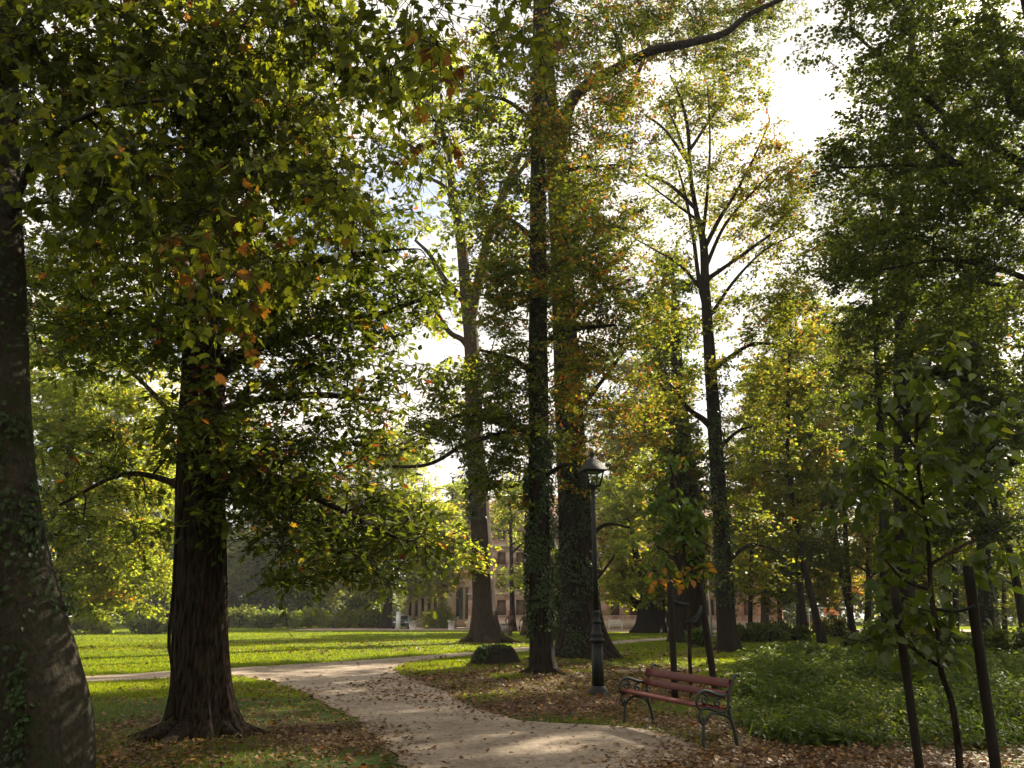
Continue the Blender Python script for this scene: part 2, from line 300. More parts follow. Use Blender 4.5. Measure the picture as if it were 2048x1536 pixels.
    if ivy:
        im = MB(); vm = MB()
        for (z0, z1, cnt, lsz, ang0, spread, off) in ivy:
            z = rng.uniform(z0, z1, cnt); x = np.interp(z, tp[:, 2], tp[:, 0]); y = np.interp(z, tp[:, 2], tp[:, 1]); r = np.interp(z, tp[:, 2], tr)*(1 + flare*np.exp(-np.maximum(z, 0)/flare_h))
            th = ang0 + rng.normal(0, spread, cnt) + .5*np.sin(z*1.3); keep = np.sin(z*2.1 + 3*th) + np.sin(z*5.3 - 2*th) + rng.normal(0, .5, cnt) > -.6
            z, x, y, r, th = z[keep], x[keep], y[keep], r[keep], th[keep]; m = len(z)
            ra = np.column_stack([np.cos(th), np.sin(th), np.zeros(m)]); pos = np.column_stack([x, y, z]) + ra*(r*1.04 + rng.uniform(.01, off, m))[:, None]
            d = unit(np.array([0, 0, -1.]) + .5*rng.normal(size=(m, 3)) + .3*ra); nn = unit(ra + .35*rng.normal(size=(m, 3)) + np.array([0, 0, .35]))
            leaves(im, pos, d, nn, lsz*rng.uniform(.6, 1.25, m), np.clip(rng.beta(2, 2, m), 0, 1), 'ivy')
        im.build('ivy', M['ivy'], root)
    return root
# ================================================================== SETTING
def inpoly(x, y, poly):
    poly = np.asarray(poly); ins = np.zeros(len(x), bool); j = len(poly)-1
    for i in range(len(poly)):
        xi, yi = poly[i]; xj, yj = poly[j]
        c = ((yi > y) != (yj > y)) & (x < (xj-xi)*(y-yi)/(yj-yi+1e-12)+xi); ins ^= c; j = i
    return ins
def g2(l): return [tuple(G(u, v)[:2]) for u, v in l]
left_edge = g2([(815, 1536), (765, 1484), (700, 1433), (610, 1388), (540, 1364), (470, 1351.5)])
left_low = g2([(400, 1353), (300, 1359), (180, 1366), (40, 1374)])
left_top = g2([(40, 1360), (180, 1352.5), (330, 1344), (450, 1337.5), (560, 1331), (660, 1325), (760, 1318.5), (860, 1311), (950, 1303.5), (1020, 1297), (1100, 1291), (1200, 1284), (1280, 1278.5), (1340, 1274.5)])
right_far = g2([(1440, 1269), (1440, 1272.5), (1340, 1279.5), (1280, 1285), (1230, 1290), (1150, 1296), (1060, 1303), (960, 1310), (880, 1317), (815, 1326), (787, 1337), (800, 1349), (850, 1367), (905, 1393), (960, 1420), (1020, 1438), (1110, 1448), (1230, 1453), (1310, 1462), (1385, 1480), (1400, 1500), (1370, 1518), (1300, 1536)])
PATH0 = [(-.45, 5.0), (-.95, 7.2)] + left_edge + left_low + [(-19, 16.2), (-19, 17.6)] + left_top + right_far + [(.95, 7.4), (.75, 5.0), (1.2, -6), (-1.8, -6)]
def ragged(poly, step=.22, amp=.05):
    out = []; P_ = np.array(poly); rg = np.random.default_rng(3)
    for i in range(len(P_)):
        a, b = P_[i], P_[(i+1) % len(P_)]; L_ = np.linalg.norm(b-a); n_ = max(1, int(L_/(step*max(1, np.linalg.norm(a)/14)))); nn_ = np.array([-(b-a)[1], (b-a)[0]])/(L_+1e-9)
        for k in range(n_): out.append(tuple(a + (b-a)*k/n_ + nn_*rg.normal(0, amp)*(1 if np.linalg.norm(a) > 4 else 0)))
    return out
PATH = ragged(PATH0)
GRAVEL = [(-23, 84.5), (-10, 84.0), (7, 83.0), (10, 75.5), (22, 74.5), (48, 78.0), (48, 91.9), (-4, 91.9), (-6, 103.5), (-23, 103.5)]
MOUNDS = [(*G(405, 1480)[:2], 1.5, .07), (*G(1085, 1352)[:2], 1.7, .10), (*G(1170, 1322)[:2], 2.6, .14), (*G(990, 1331)[:2], 1.5, .05), (*G(975, 1284)[:2], 2.6, .10)]
def hgt(x, y):
    z = np.zeros_like(x)
    for a, b, r, h in MOUNDS: z = z + h*np.exp(-((x-a)**2 + (y-b)**2)/(r*r))
    return z
PA = np.array(PATH)
def edge_dist(x, y):
    d = np.full(len(x), 1e9)
    for i in range(len(PA)):
        a, b = PA[i], PA[(i+1) % len(PA)]; ab = b-a; t = np.clip(((x-a[0])*ab[0] + (y-a[1])*ab[1])/(ab.dot(ab)+1e-9), 0, 1)
        d = np.minimum(d, np.hypot(x-a[0]-t*ab[0], y-a[1]-t*ab[1]))
    return d
def fld(x, y, seed=0, s=1.0):           # smooth random field, about -1..1
    r = np.random.default_rng(100+seed); z = 0
    for k in range(7):
        a = r.uniform(0, 6.28); f = r.uniform(.3, 1.6)*s; z = z + np.sin((x*math.cos(a)+y*math.sin(a))*f + r.uniform(0, 6.28))
    return z/3.2
LITTER = [(*G(400, 1470)[:2], 3.2, 1.0), (*G(620, 1480)[:2], 1.8, .7), (*G(1080, 1375)[:2], 4.2, 1.7), (*G(1190, 1345)[:2], 4.2, 1.6), (*G(960, 1372)[:2], 2.4, 1.0), (*G(1170, 1405)[:2], 2.0, 1.0), (*G(420, 1500)[:2], 1.8, .35), (*G(990, 1355)[:2], 2.2, .9), (*G(1060, 1390)[:2], 2.4, .7), (*G(1260, 1372)[:2], 2.0, 1.0), (*G(1330, 1440)[:2], 1.5, .8), (*G(1400, 1512)[:2], .8, .9), (*G(1290, 1536)[:2], .7, .3), (*G(1560, 1515)[:2], 2.2, 1.0), (*G(1800, 1530)[:2], 2.5, 1.15), (*G(190, 1268)[:2], 6, 1.0), (*G(700, 1287)[:2], 9, .35), (*G(860, 1263)[:2], 10, .6), (*G(960, 1288)[:2], 4, .6), (*G(1400, 1305)[:2], 4, .6), (*G(1260, 1312)[:2], 3, .5), (*G(300, 1390)[:2], 2.5, .5), (*G(1650, 1300)[:2], 6, .3)]
def litter_density(x, y):
    z = np.zeros_like(x)
    for a, b, r, w in LITTER: z = z + w*np.exp(-((x-a)**2+(y-b)**2)/(r*r))
    return np.clip(z*(.62+.34*fld(x, y, 31, 1.6)), 0, 1.3)
# ---- ground sheet
def ground_mat():
    m, t, o = mat('park_ground'); L = t.links.new; tc = N(t, 'ShaderNodeTexCoord'); a = N(t, 'ShaderNodeAttribute', attribute_name='rnd')
    n1 = noise(t, 3.0, 6, tc.outputs['Object'], .7); n2 = noise(t, 22, 4, tc.outputs['Object'])
    gr = ramp(t, [(.3, (.022, .040, .008)), (.7, (.050, .080, .014))]); so_ = ramp(t, [(.3, (.035, .022, .014)), (.7, (.085, .055, .034))]); L(n2.outputs[0], gr.inputs[0]); L(n2.outputs[0], so_.inputs[0])
    ad = N(t, 'ShaderNodeMath', operation='ADD'); L(a.outputs['Fac'], ad.inputs[0]); sb = N(t, 'ShaderNodeMath', operation='MULTIPLY_ADD'); L(n1.outputs[0], sb.inputs[0]); sb.inputs[1].default_value = 1.0; sb.inputs[2].default_value = -.5; L(sb.outputs[0], ad.inputs[1])
    r = ramp(t, [(.35, (0, 0, 0)), (.65, (1, 1, 1))]); L(ad.outputs[0], r.inputs[0]); mx = N(t, 'ShaderNodeMixRGB'); L(r.outputs[0], mx.inputs[0]); L(gr.outputs[0], mx.inputs[1]); L(so_.outputs[0], mx.inputs[2])
    p = N(t, 'ShaderNodeBsdfPrincipled'); p.inputs['Roughness'].default_value = 1; p.inputs['Specular IOR Level'].default_value = .1; L(mx.outputs[0], p.inputs['Base Color'])
    b = N(t, 'ShaderNodeBump'); b.inputs['Strength'].default_value = .8; b.inputs['Distance'].default_value = .03; n3 = noise(t, 35, 5, tc.outputs['Object']); L(n3.outputs[0], b.inputs['Height']); L(b.outputs[0], p.inputs['Normal'])
    L(p.outputs[0], o.inputs[0]); return m
def grid(xs, ys, zf):
    X, Y = np.meshgrid(xs, ys); x, y = X.ravel(), Y.ravel(); v = np.column_stack([x, y, zf(x, y)]); nx, ny = len(xs), len(ys)
    i = np.arange(ny-1)[:, None]*nx; j = np.arange(nx-1)[None]; f = np.stack([i+j, i+j+1, i+nx+j+1, i+nx+j], -1).reshape(-1, 4); return v, f
xs = np.concatenate([[-290, -180, -120, -100, -80], np.arange(-60, -16, 2.), np.arange(-16, 16, .4), np.arange(16, 62, 2.), [80, 100, 130, 200, 290]])
ys = np.concatenate([[-90, -60, -20, -6, 0], np.arange(4, 40, .4), np.arange(40, 130, 2.), [140, 170, 200, 240, 290]])
v, f = grid(xs, ys, hgt); fc = v[f].mean(1); mb = MB(); mb.add(v, f, np.clip(litter_density(fc[:, 0], fc[:, 1])*.75, 0, .8))
structure(mb.build('ground', ground_mat(), None, True))
# ---- gravel path and yard
def gravel_mat(name, a, b):
    m, t, o = mat(name); L = t.links.new; tc = N(t, 'ShaderNodeTexCoord'); n1 = noise(t, .9, 6, tc.outputs['Object'], .65); n2 = noise(t, 90, 3, tc.outputs['Object']); n3 = noise(t, 11, 5, tc.outputs['Object'], .7)
    ad = N(t, 'ShaderNodeMixRGB'); ad.inputs[0].default_value = .45; L(n1.outputs[0], ad.inputs[1]); L(n2.outputs[0], ad.inputs[2]); ad2 = N(t, 'ShaderNodeMixRGB'); ad2.inputs[0].default_value = .4; L(ad.outputs[0], ad2.inputs[1]); L(n3.outputs[0], ad2.inputs[2])
    r = ramp(t, [(.41, tuple(np.array(a)*.85)), (.57, b)]); L(ad2.outputs[0], r.inputs[0])
    p = N(t, 'ShaderNodeBsdfPrincipled'); p.inputs['Roughness'].default_value = .95; p.inputs['Specular IOR Level'].default_value = .15; L(r.outputs[0], p.inputs['Base Color'])
    bu = N(t, 'ShaderNodeBump'); bu.inputs['Strength'].default_value = .7; bu.inputs['Distance'].default_value = .012; L(ad2.outputs[0], bu.inputs['Height']); L(bu.outputs[0], p.inputs['Normal']); L(p.outputs[0], o.inputs[0]); return m
GRAV = gravel_mat('fine_gravel', (.15, .115, .082), (.30, .245, .19))
def sheet(name, poly, z, m):
    import bmesh
    bm = bmesh.new(); vs = [bm.verts.new((x, y, z)) for x, y in poly]; fc = bm.faces.new(vs); bmesh.ops.triangulate(bm, faces=[fc]); me = bpy.data.meshes.new(name); bm.normal_update()
    if sum(p.normal.z*p.calc_area() for p in bm.faces) < 0: bmesh.ops.reverse_faces(bm, faces=bm.faces[:])
    bm.to_mesh(me); bm.free(); me.materials.append(m); o = bpy.data.objects.new(name, me); COL.objects.link(o); return structure(o)
sheet('path', PATH, .012, GRAV); sheet('gravel_yard', GRAVEL, .016, gravel_mat('yard_gravel', (.30, .22, .17), (.46, .36, .29)))
# ---- vegetation and leaves on the ground (stuff)
UG = [tuple(G(u, v)[:2]) for u, v in [(1435, 1398), (1500, 1478), (1600, 1497), (1800, 1500), (2080, 1500), (2300, 1490)]] + [(24, 17), (30, 30), (26, 36)] + [tuple(G(u, v)[:2]) for u, v in [(1900, 1302), (1700, 1296), (1560, 1300), (1480, 1315), (1440, 1345)]]
def scatter(n, x0, x1, ya, yb, power=1.0):
    """more points close by: depth drawn so that density falls as 1/Y^power"""
    u = RNG.random(n)
    if power == 1: y = ya*(yb/ya)**u
    else: e = 1-power; y = (ya**e + u*(yb**e-ya**e))**(1/e)
    x = y*RNG.uniform(x0, x1, n); return x, y
def grass(name, n, ya, yb, hmin, hmax, wid, power, label, clumpy):
    x, y = scatter(n, -.78, .78, ya, yb, power); ok = ~inpoly(x, y, PATH) | (edge_dist(x, y) < .07*RNG.random(n)); ok &= ~inpoly(x, y, GRAVEL)
    ld = litter_density(x, y); ok &= RNG.random(n) > np.clip(ld*.85, 0, .93); ok &= (fld(x, y, 3, 1.2) + RNG.normal(0, .6, n) > -clumpy)
    x, y = x[ok], y[ok]; m = len(x); z = hgt(x, y); h = RNG.uniform(hmin, hmax, m)*(1+.25*fld(x, y, 5, .8)); w = wid*RNG.uniform(.6, 1.3, m)*np.clip(y/20, .45, 5)
    a = RNG.uniform(0, 6.283, m); dx, dy = np.cos(a)*w, np.sin(a)*w; lx, ly = RNG.normal(0, .45, m)*h, RNG.normal(0, .45, m)*h
    v = np.stack([np.column_stack([x-dx, y-dy, z-.01]), np.column_stack([x+dx, y+dy, z-.01]), np.column_stack([x+lx, y+ly, z+h])], 1).reshape(-1, 3)
    mb = MB(); mb.add(v, np.arange(3*m).reshape(-1, 3), np.clip(RNG.beta(2, 2, m)*.8 + .12*fld(x, y, 8, .5) + (RNG.random(m) < .03)*.3, 0, 1))
    tag(mb.build(name, M['grass']), label, 'grass', None, 'stuff')
grass('grass', 330000, 7, 30, .025, .07, .006, 1.2, 'thin short grass growing between fallen leaves under the trees', .35)
grass('lawn_grass', 520000, 17, 125, .035, .075, .013, 1.2, 'bright mown lawn grass beyond the path', 3)
def litter(name, n, ya, yb, power, size, base, onpath, label):
    x, y = scatter(n, -.8, .8, ya, yb, power); ld = litter_density(x, y) + base + .10*fld(x, y, 11, 1.5); inp = inpoly(x, y, PATH); ed = edge_dist(x, y)
    pr = np.where(inp, onpath + .75*np.clip(ld-.45, 0, 1) + .55*np.exp(-ed/.12)*(ld > .05) + .10*np.exp(-ed/.5), np.clip(ld, 0, 1) + .25*np.exp(-ed/.25)); ok = RNG.random(n) < pr; ok &= ~inpoly(x, y, GRAVEL)
    x, y = x[ok], y[ok]; m = len(x); z = hgt(x, y) + np.where(inp[ok], .016, .012) + RNG.uniform(0, .025, m)*np.where(inp[ok], .3, 1)
    a = RNG.uniform(0, 6.283, m); d = np.column_stack([np.cos(a), np.sin(a), RNG.normal(.1, .22, m)]); nn = np.column_stack([RNG.normal(0, .35, m), RNG.normal(0, .35, m), np.ones(m)])
    mb = MB(); sz = size*RNG.uniform(.5, 1.25, m)*np.clip(y/18, .75, 1.9); c = np.clip(RNG.beta(1.6, 1.6, m), 0, 1); k = RNG.random(m)
    pos = np.column_stack([x, y, z])
    for tm, lo, hi in (('oak', 0, .25), ('quad', .25, .7), ('tuft', .7, .9), ('maple', .9, 1.01)):
        s = (k >= lo) & (k < hi); s2 = s.copy()
        leaves(mb, pos[s2], d[s2], nn[s2], sz[s2], c[s2], tm)
    tag(mb.build(name, M['litter']), label, 'fallen leaves', None, 'stuff')
litter('fallen_leaves', 90000, 7, 60, 1.35, .095, .10, .012, 'brown and orange fallen leaves scattered under the trees and along the path')
litter('leaf_crumbs', 60000, 7, 26, 1.6, .030, .03, .05, 'small brown leaf crumbs and twig bits strewn over the gravel path')
def undergrowth():
    n = 21000; x, y = scatter(n, .15, .80, 10.5, 38, 1.15); ok = inpoly(x, y, UG); x, y = x[ok], y[ok]; n = len(x)
    ex = np.clip((fld(x, y, 21, 2.2)+.9)*.55, 0, 1); ug = np.array(UG); ed = np.full(n, 1e9)
    for i in range(len(ug)):
        a_, b_ = ug[i], ug[(i+1) % len(ug)]; ab = b_-a_; t_ = np.clip(((x-a_[0])*ab[0]+(y-a_[1])*ab[1])/ab.dot(ab), 0, 1); ed = np.minimum(ed, np.hypot(x-a_[0]-t_*ab[0], y-a_[1]-t_*ab[1]))
    ef = np.clip(ed/1.6 + .25*fld(x, y, 41, 3.0), .0, 1); ok = RNG.random(n) < (.50 + .60*ex)*(.25+.75*ef); x, y, ex, ef = x[ok], y[ok], ex[ok], ef[ok]; n = len(x)
    top = (.12 + .40*ex**1.6)*(.35+.65*ef)*RNG.uniform(.4, 1.35, n) + (RNG.random(n) < .07)*RNG.uniform(.1, .35, n); mb = MB(); lean = RNG.normal(0, .16, (n, 2))*top[:, None]
    for k in range(8):
        fr = (k+.6)/8*RNG.uniform(.85, 1.1, n); z = top*fr + .02; a = RNG.uniform(0, 6.283, n) if k % 2 == 0 else a + math.pi + RNG.normal(0, .3, n)
        d = np.column_stack([np.cos(a), np.sin(a), RNG.normal(-.30, .35, n)]); nn = np.column_stack([RNG.normal(0, .4, n), RNG.normal(0, .4, n), np.ones(n)])
        pos = np.column_stack([x + lean[:, 0]*fr, y + lean[:, 1]*fr, z]) + d*.015; sz = (.085 + .11*(1-fr)*RNG.random(n) + .05*ex)*RNG.uniform(.7, 1.2, n)*np.clip(y/17, .9, 1.9)
        leaves(mb, pos, d, nn, sz, np.clip(RNG.beta(2, 2.5, n)*.85 + .22*fld(x, y, 9, 2.0) + .02*k, 0, 1), 'lance')
    k = 11000; gi = RNG.integers(0, n, k); gx, gy = x[gi]+RNG.normal(0, .25, k), y[gi]+RNG.normal(0, .25, k); a = RNG.uniform(0, 6.283, k); gh = RNG.uniform(.10, .38, k)*np.clip(.5+.6*fld(gx, gy, 52, 2.5), .3, 1.2)
    leaves(mb, np.column_stack([gx, gy, np.zeros(k)]), np.column_stack([.45*np.cos(a), .45*np.sin(a), np.ones(k)]), np.column_stack([np.cos(a+1.57), np.sin(a+1.57), .1*np.ones(k)]), gh, np.clip(.55+.25*RNG.normal(size=k), 0, 1), 'blade')
    A = np.column_stack([x, y, np.zeros(n)]); C = np.column_stack([x + lean[:, 0], y + lean[:, 1], top]); bez_tubes(mb, A, (A+C)/2, C, np.full(n, .004), np.full(n, .002))
    tag(mb.build('undergrowth', M['nettle']), 'knee high green nettles and weeds behind the bench', 'undergrowth', None, 'stuff')
undergrowth()

def far_wood_and_shade_belts():
    rng = np.random.default_rng(77); mb = MB(); segs = [(-150, -22, 132, 14), (-40, 8, 150, 9), (28, 150, 125, 12), (-20, 40, 170, 10), (-30, 30, -16, 13), (-26, -14, 2, 9)]  # last two belts are out of view, added to darken the near trunks
    for x0, x1, Y, H in segs:
        k = int((x1-x0)*6); cx = rng.uniform(x0, x1, k); top = H*(.75+.3*fld(cx, cx*0, 40+int(Y), .35)); cz = top*rng.uniform(0, 1, k)**.8; cy = Y+rng.uniform(-5, 5, k)
        n = k*60; ci = rng.integers(0, k, n); pos = np.column_stack([cx, cy, cz])[ci]+rng.normal(0, 1.0, (n, 3))*np.array([1.2, 1.2, .8]); pos[:, 2] = np.maximum(pos[:, 2], .1)
        leaves(mb, pos, unit(rng.normal(size=(n, 3))), rng.normal(0, .6, (n, 3))+np.array([0, 0, 1.]), rng.uniform(.5, 1.0, n), np.clip(rng.beta(2, 2.6, n)+.25*rng.normal(size=k)[ci], 0, 1), 'quad')
    tag(mb.build('far_wood_and_shade_belts', M['forest']), 'distant belt of trees behind lawn and building, plus unseen belts near camera added for shade', 'wood', None, 'stuff')
far_wood_and_shade_belts()

HZ = bpy.data.materials.new('thin_haze'); HZ.use_nodes = True; t = HZ.node_tree; t.nodes.clear(); o = N(t, 'ShaderNodeOutputMaterial'); vp_ = N(t, 'ShaderNodeVolumePrincipled')
vp_.inputs['Color'].default_value = (.93, .93, .90, 1); vp_.inputs['Density'].default_value = 0.00034; vp_.inputs['Anisotropy'].default_value = .1; t.links.new(vp_.outputs[0], o.inputs['Volume'])
mb = MB(); mb.box((0, 100, 29.5), (600, 400, 61)); hz_ = mb.build('haze', HZ, None, at=(0, 100, -1)); tag(hz_, 'thin pale haze hanging in the air of the park', 'haze', None, 'stuff')
# ================================================================== TREES
PI = math.pi
# -- the near ivy clad maple at the left edge
tree('maple_tree', 'leaning ivy-covered trunk at the left edge with big lobed leaves hanging overhead', None, None,
     [(96, 1570, 172), (95, 1500, 174), (90, 1430, 170), (70, 1330, 158), (46, 1230, 148), (22, 1130, 138), (4, 1010, 130), (-4, 880, 124), (-8, 720, 116), (-12, 560, 110), (-20, 300, 104), (-26, 0, 100), (-32, -250, 92)],
     [[(10, 460, 20), (80, 300, 14, -.6), (200, 220, 10, -1.0), (330, 200, 7, -1.2)],
      [(-10, 180, 40), (90, 15, 30, .4), (230, 22, 24, 1.0), (300, 60, 16, 1.3), (420, 220, 9, 1.5)],
      [(-20, 60, 60), (160, -160, 44, -.3), (420, -240, 34, -.8), (700, -190, 26, -1.2), (900, -110, 16, -1.5)]],
     [(250, 60, 260, 110, 44, .05), (120, 180, 130, 110, 16), (360, 260, 150, 110, 30, .1), (560, 120, 170, 130, 34, .05), (430, 420, 95, 110, 22, .12), (330, 400, 60, 120, 9, .12, -1.0), (450, 560, 40, 100, 8, .3, -1.0), (560, 420, 60, 120, 8, .1, -.5), (660, 430, 50, 90, 5, .1, -.5), (240, 470, 70, 80, 6, .1, .5), (600, 330, 90, 100, 12, .12),  # lightest hanging clump at the centre: leaf colour raised to look sunlit
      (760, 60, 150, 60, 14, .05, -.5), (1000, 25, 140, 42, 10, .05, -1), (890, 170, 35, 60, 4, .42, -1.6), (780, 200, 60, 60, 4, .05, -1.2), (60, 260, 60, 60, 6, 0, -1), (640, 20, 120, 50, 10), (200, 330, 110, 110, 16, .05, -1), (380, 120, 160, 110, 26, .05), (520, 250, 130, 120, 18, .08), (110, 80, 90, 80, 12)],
     'maple', M['maple'], .115, 7600, M['barkgrey'], seed=11, lm=2.0, cr=.52, ntw=7, amp=.05, lobes=5, flare=.0, flare_h=.3, sides=56, droop=.55, fine=.008, depth=1.1, wregions=[(-2, 0, 9.5, 8, 6, 2.5, 46, .05), (-6, 3, 11, 5, 5, 2.5, 20, .05), (1, -5, 8, 8, 5, 2, 30, .05), (4, 2, 11, 4, 5, 2, 14, .05)], base=P(98, 1600, 8.2), flat=.6,  # wregions: unseen canopy over and behind the camera, added to block skylight
     ivy=[(.15, 2.0, 330, .055, -PI*.62, .16, .05), (1.6, 3.6, 700, .06, -PI*.10, .45, .12), (2.2, 5.5, 700, .06, -PI*.5, .6, .10), (.3, 1.4, 120, .05, -PI*.95, .2, .05)])
# -- second trunk with furrowed bark, low oak branches to the right
tree('oak_tree', 'thick dark furrowed trunk left of the path, low oak boughs reaching right', (403, 1478), None,
     [(405, 1482, 118), (404, 1400, 108), (402, 1250, 100), (401, 1100, 95), (402, 950, 90), (405, 800, 82), (408, 640, 72), (412, 480, 62), (416, 300, 54), (420, 100, 46), (424, -150, 36)],
     [[(415, 965, 34), (480, 968, 20, -.2), (560, 972, 17, -.5), (620, 990, 14, -.7), (700, 1030, 10, -1.0), (790, 1075, 7, -1.2)],
      [(418, 760, 38), (500, 700, 26, .3), (600, 660, 20, .5), (720, 640, 14, .8), (840, 600, 8, .9)],
      [(418, 640, 34), (520, 560, 24, -.4), (650, 520, 16, -.8), (780, 500, 9, -1.1)],
      [(398, 700, 30), (330, 660, 22, .2), (250, 620, 14, .4), (170, 650, 8, .5)],
      [(398, 1000, 22), (330, 960, 13, .6), (240, 950, 9, .9), (120, 1010, 6, 1.2)],
      [(396, 560, 26), (320, 500, 18, 0.4), (220, 430, 10, .8)],
      [(418, 830, 26), (520, 800, 18, .5), (640, 790, 13, .9), (760, 800, 8, 1.2)]],
     [(600, 560, 190, 130, 40), (760, 560, 110, 80, 18), (650, 720, 140, 90, 24, .02), (520, 860, 140, 90, 26, .10), (700, 860, 120, 70, 18, .06), (620, 1010, 140, 70, 22, .12), (740, 1080, 120, 80, 22, .0), (820, 1060, 80, 60, 9), (600, 1120, 110, 60, 14, .02), (470, 1020, 60, 60, 8, .05),
      (230, 600, 130, 110, 26), (200, 720, 90, 50, 10), (260, 920, 100, 60, 9), (190, 1050, 70, 50, 5), (420, 700, 80, 110, 18), (790, 740, 40, 90, 6), (300, 420, 130, 110, 26), (560, 400, 160, 120, 30), (720, 330, 120, 130, 18), (500, 160, 220, 150, 36), (850, 560, 60, 60, 6), (410, 500, 70, 150, 10, 0, -1.0), (385, 860, 60, 50, 6, .1, -1.0), (430, 720, 70, 60, 5, .1, -1.0), (560, 950, 90, 50, 12, .1, -.6), (480, 900, 70, 60, 9, .1, -.6), (140, 560, 70, 90, 10), (330, 620, 90, 80, 14), (660, 620, 120, 90, 16), (560, 700, 90, 80, 12)],
     'oak', M['oak'], .140, 12500, M['bark'], seed=12, cr=.62, ntw=8, amp=.10, lobes=7, flare=.52, flare_h=.35, sides=128, depth=2.1, fine=.030, lm=2.0, roots=(8, .65, .085), flat=.5, droop=.12)
# -- vine on it
vm = MB(); vp = smooth([P(352, 1440, 11.0), P(344, 1330, 10.9), P(338, 1280, 10.85), P(347, 1180, 10.9), P(353, 1080, 11.0), P(372, 980, 11.0)], 30); vm.tube(vp, .024, 8, True)
tag(vm.build('climbing_vine', M['barkdark'], None, True, at=vp[0]), 'thin bare woody vine hanging down the left side of the thick furrowed trunk', 'vine')
# -- distant leaning tree in the middle
tree('poplar_tree', 'tall tree with pale trunk and wide root flare on the lawn behind the stump', (970, 1286), None,
     [(972, 1288, 50), (970, 1250, 45), (966, 1150, 41), (958, 1000, 37), (950, 880, 34), (944, 700, 29), (934, 600, 25), (922, 480, 20), (908, 400, 17), (896, 310, 14), (880, 250, 10), (850, 190, 6)],
     [[(942, 640, 20), (970, 500, 17), (1010, 380, 15), (1040, 310, 10), (1062, 240, 6)], [(943, 705, 16), (925, 680, 12), (895, 660, 10), (862, 600, 6)], [(915, 440, 12), (890, 375, 8), (840, 350, 5)],
      [(956, 1135, 12), (940, 1120, 7), (900, 1105, 4)], [(935, 610, 16), (890, 560, 12), (860, 510, 8), (830, 480, 5)], [(1012, 380, 12), (1050, 330, 8), (1085, 280, 5)], [(945, 650, 10), (1000, 625, 6), (1060, 600, 4)]],
     [(860, 240, 90, 120, 26, .10), (900, 430, 80, 90, 16, .08), (1000, 320, 80, 120, 22, .02), (860, 560, 60, 60, 10, -.02), (1010, 520, 60, 90, 14, .0), (900, 760, 40, 60, 8, .15), (890, 1100, 60, 40, 8, .25), (945, 1120, 30, 25, 5, .3), (820, 120, 80, 90, 14, .1), (930, 150, 100, 90, 18, .05), (880, 640, 60, 40, 6, .2)],
     'tuft', M['yellowgreen'], .24, 6500, M['bark'], seed=13, roots=(7, 1.6, .2), cr=1.25, ntw=7, amp=.12, lobes=6, flare=.62, flare_h=.9, sides=48, depth=3.2, ivy=[(7, 14, 1200, .20, -PI*.8, .6, .25)], tw=1.6)
# -- straight ivy-clad trunk in the centre
tree('red_oak_tree', 'slim straight trunk wrapped in dark ivy left of the lamp post, reddening leaves', (1085, 1353), None,
     [(1087, 1356, 50), (1084, 1300, 46), (1080, 1150, 44), (1078, 1000, 42), (1077, 800, 39), (1076, 600, 36), (1076, 450, 33), (1076, 300, 28), (1076, 150, 23), (1076, 0, 19), (1076, -200, 13)],
     [[(1074, 760, 14), (1030, 720, 9, -.5), (960, 700, 6, -.8)], [(1074, 870, 14), (1010, 850, 9, -.4), (930, 830, 6, -.8), (860, 850, 4, -1)], [(1080, 560, 12), (1130, 520, 8, -.5), (1200, 500, 5, -.8)], [(1080, 690, 14), (1140, 660, 9, -.4), (1230, 650, 6, -.7)],
      [(1074, 850, 12), (940, 885, 9, -1.0), (850, 930, 7, -1.4), (720, 930, 4, -1.8)], [(1080, 960, 11), (1130, 930, 7, -.6), (1180, 940, 4, -.9)], [(1072, 480, 12), (1020, 440, 8, .3), (960, 430, 5, .6)], [(1080, 380, 12), (1140, 340, 8, 0), (1230, 330, 5, 0)], [(1074, 250, 10), (1010, 200, 7, 0), (930, 190, 4, 0)]],
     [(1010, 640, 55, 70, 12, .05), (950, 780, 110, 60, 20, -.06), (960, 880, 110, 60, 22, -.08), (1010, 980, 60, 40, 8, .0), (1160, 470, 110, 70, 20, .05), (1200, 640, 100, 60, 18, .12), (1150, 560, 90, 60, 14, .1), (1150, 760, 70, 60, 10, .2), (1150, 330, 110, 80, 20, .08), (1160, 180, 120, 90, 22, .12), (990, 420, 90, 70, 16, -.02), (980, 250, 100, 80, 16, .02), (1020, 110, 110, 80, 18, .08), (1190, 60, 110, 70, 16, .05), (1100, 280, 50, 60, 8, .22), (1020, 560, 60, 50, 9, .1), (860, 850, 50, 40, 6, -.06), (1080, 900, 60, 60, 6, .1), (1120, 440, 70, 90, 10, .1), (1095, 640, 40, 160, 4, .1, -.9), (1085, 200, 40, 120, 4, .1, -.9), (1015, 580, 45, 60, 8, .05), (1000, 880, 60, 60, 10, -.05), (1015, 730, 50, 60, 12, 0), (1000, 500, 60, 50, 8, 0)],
     'oak', M['redoak'], .145, 21000, M['barkdark'], seed=14, roots=(6, .55, .07), cr=.85, ntw=9, amp=.04, lobes=6, flare=.28, flare_h=.4, sides=44, depth=2.3, flat=.35, ivy=[(1.2, 6.5, 3200, .080, -PI*.55, .85, .10), (1.0, 6.8, 2000, .085, -PI*.98, .22, .14), (1.0, 6.5, 1700, .085, 0.0, .25, .12), (5.5, 11, 900, .10, -PI*.5, .9, .06)])
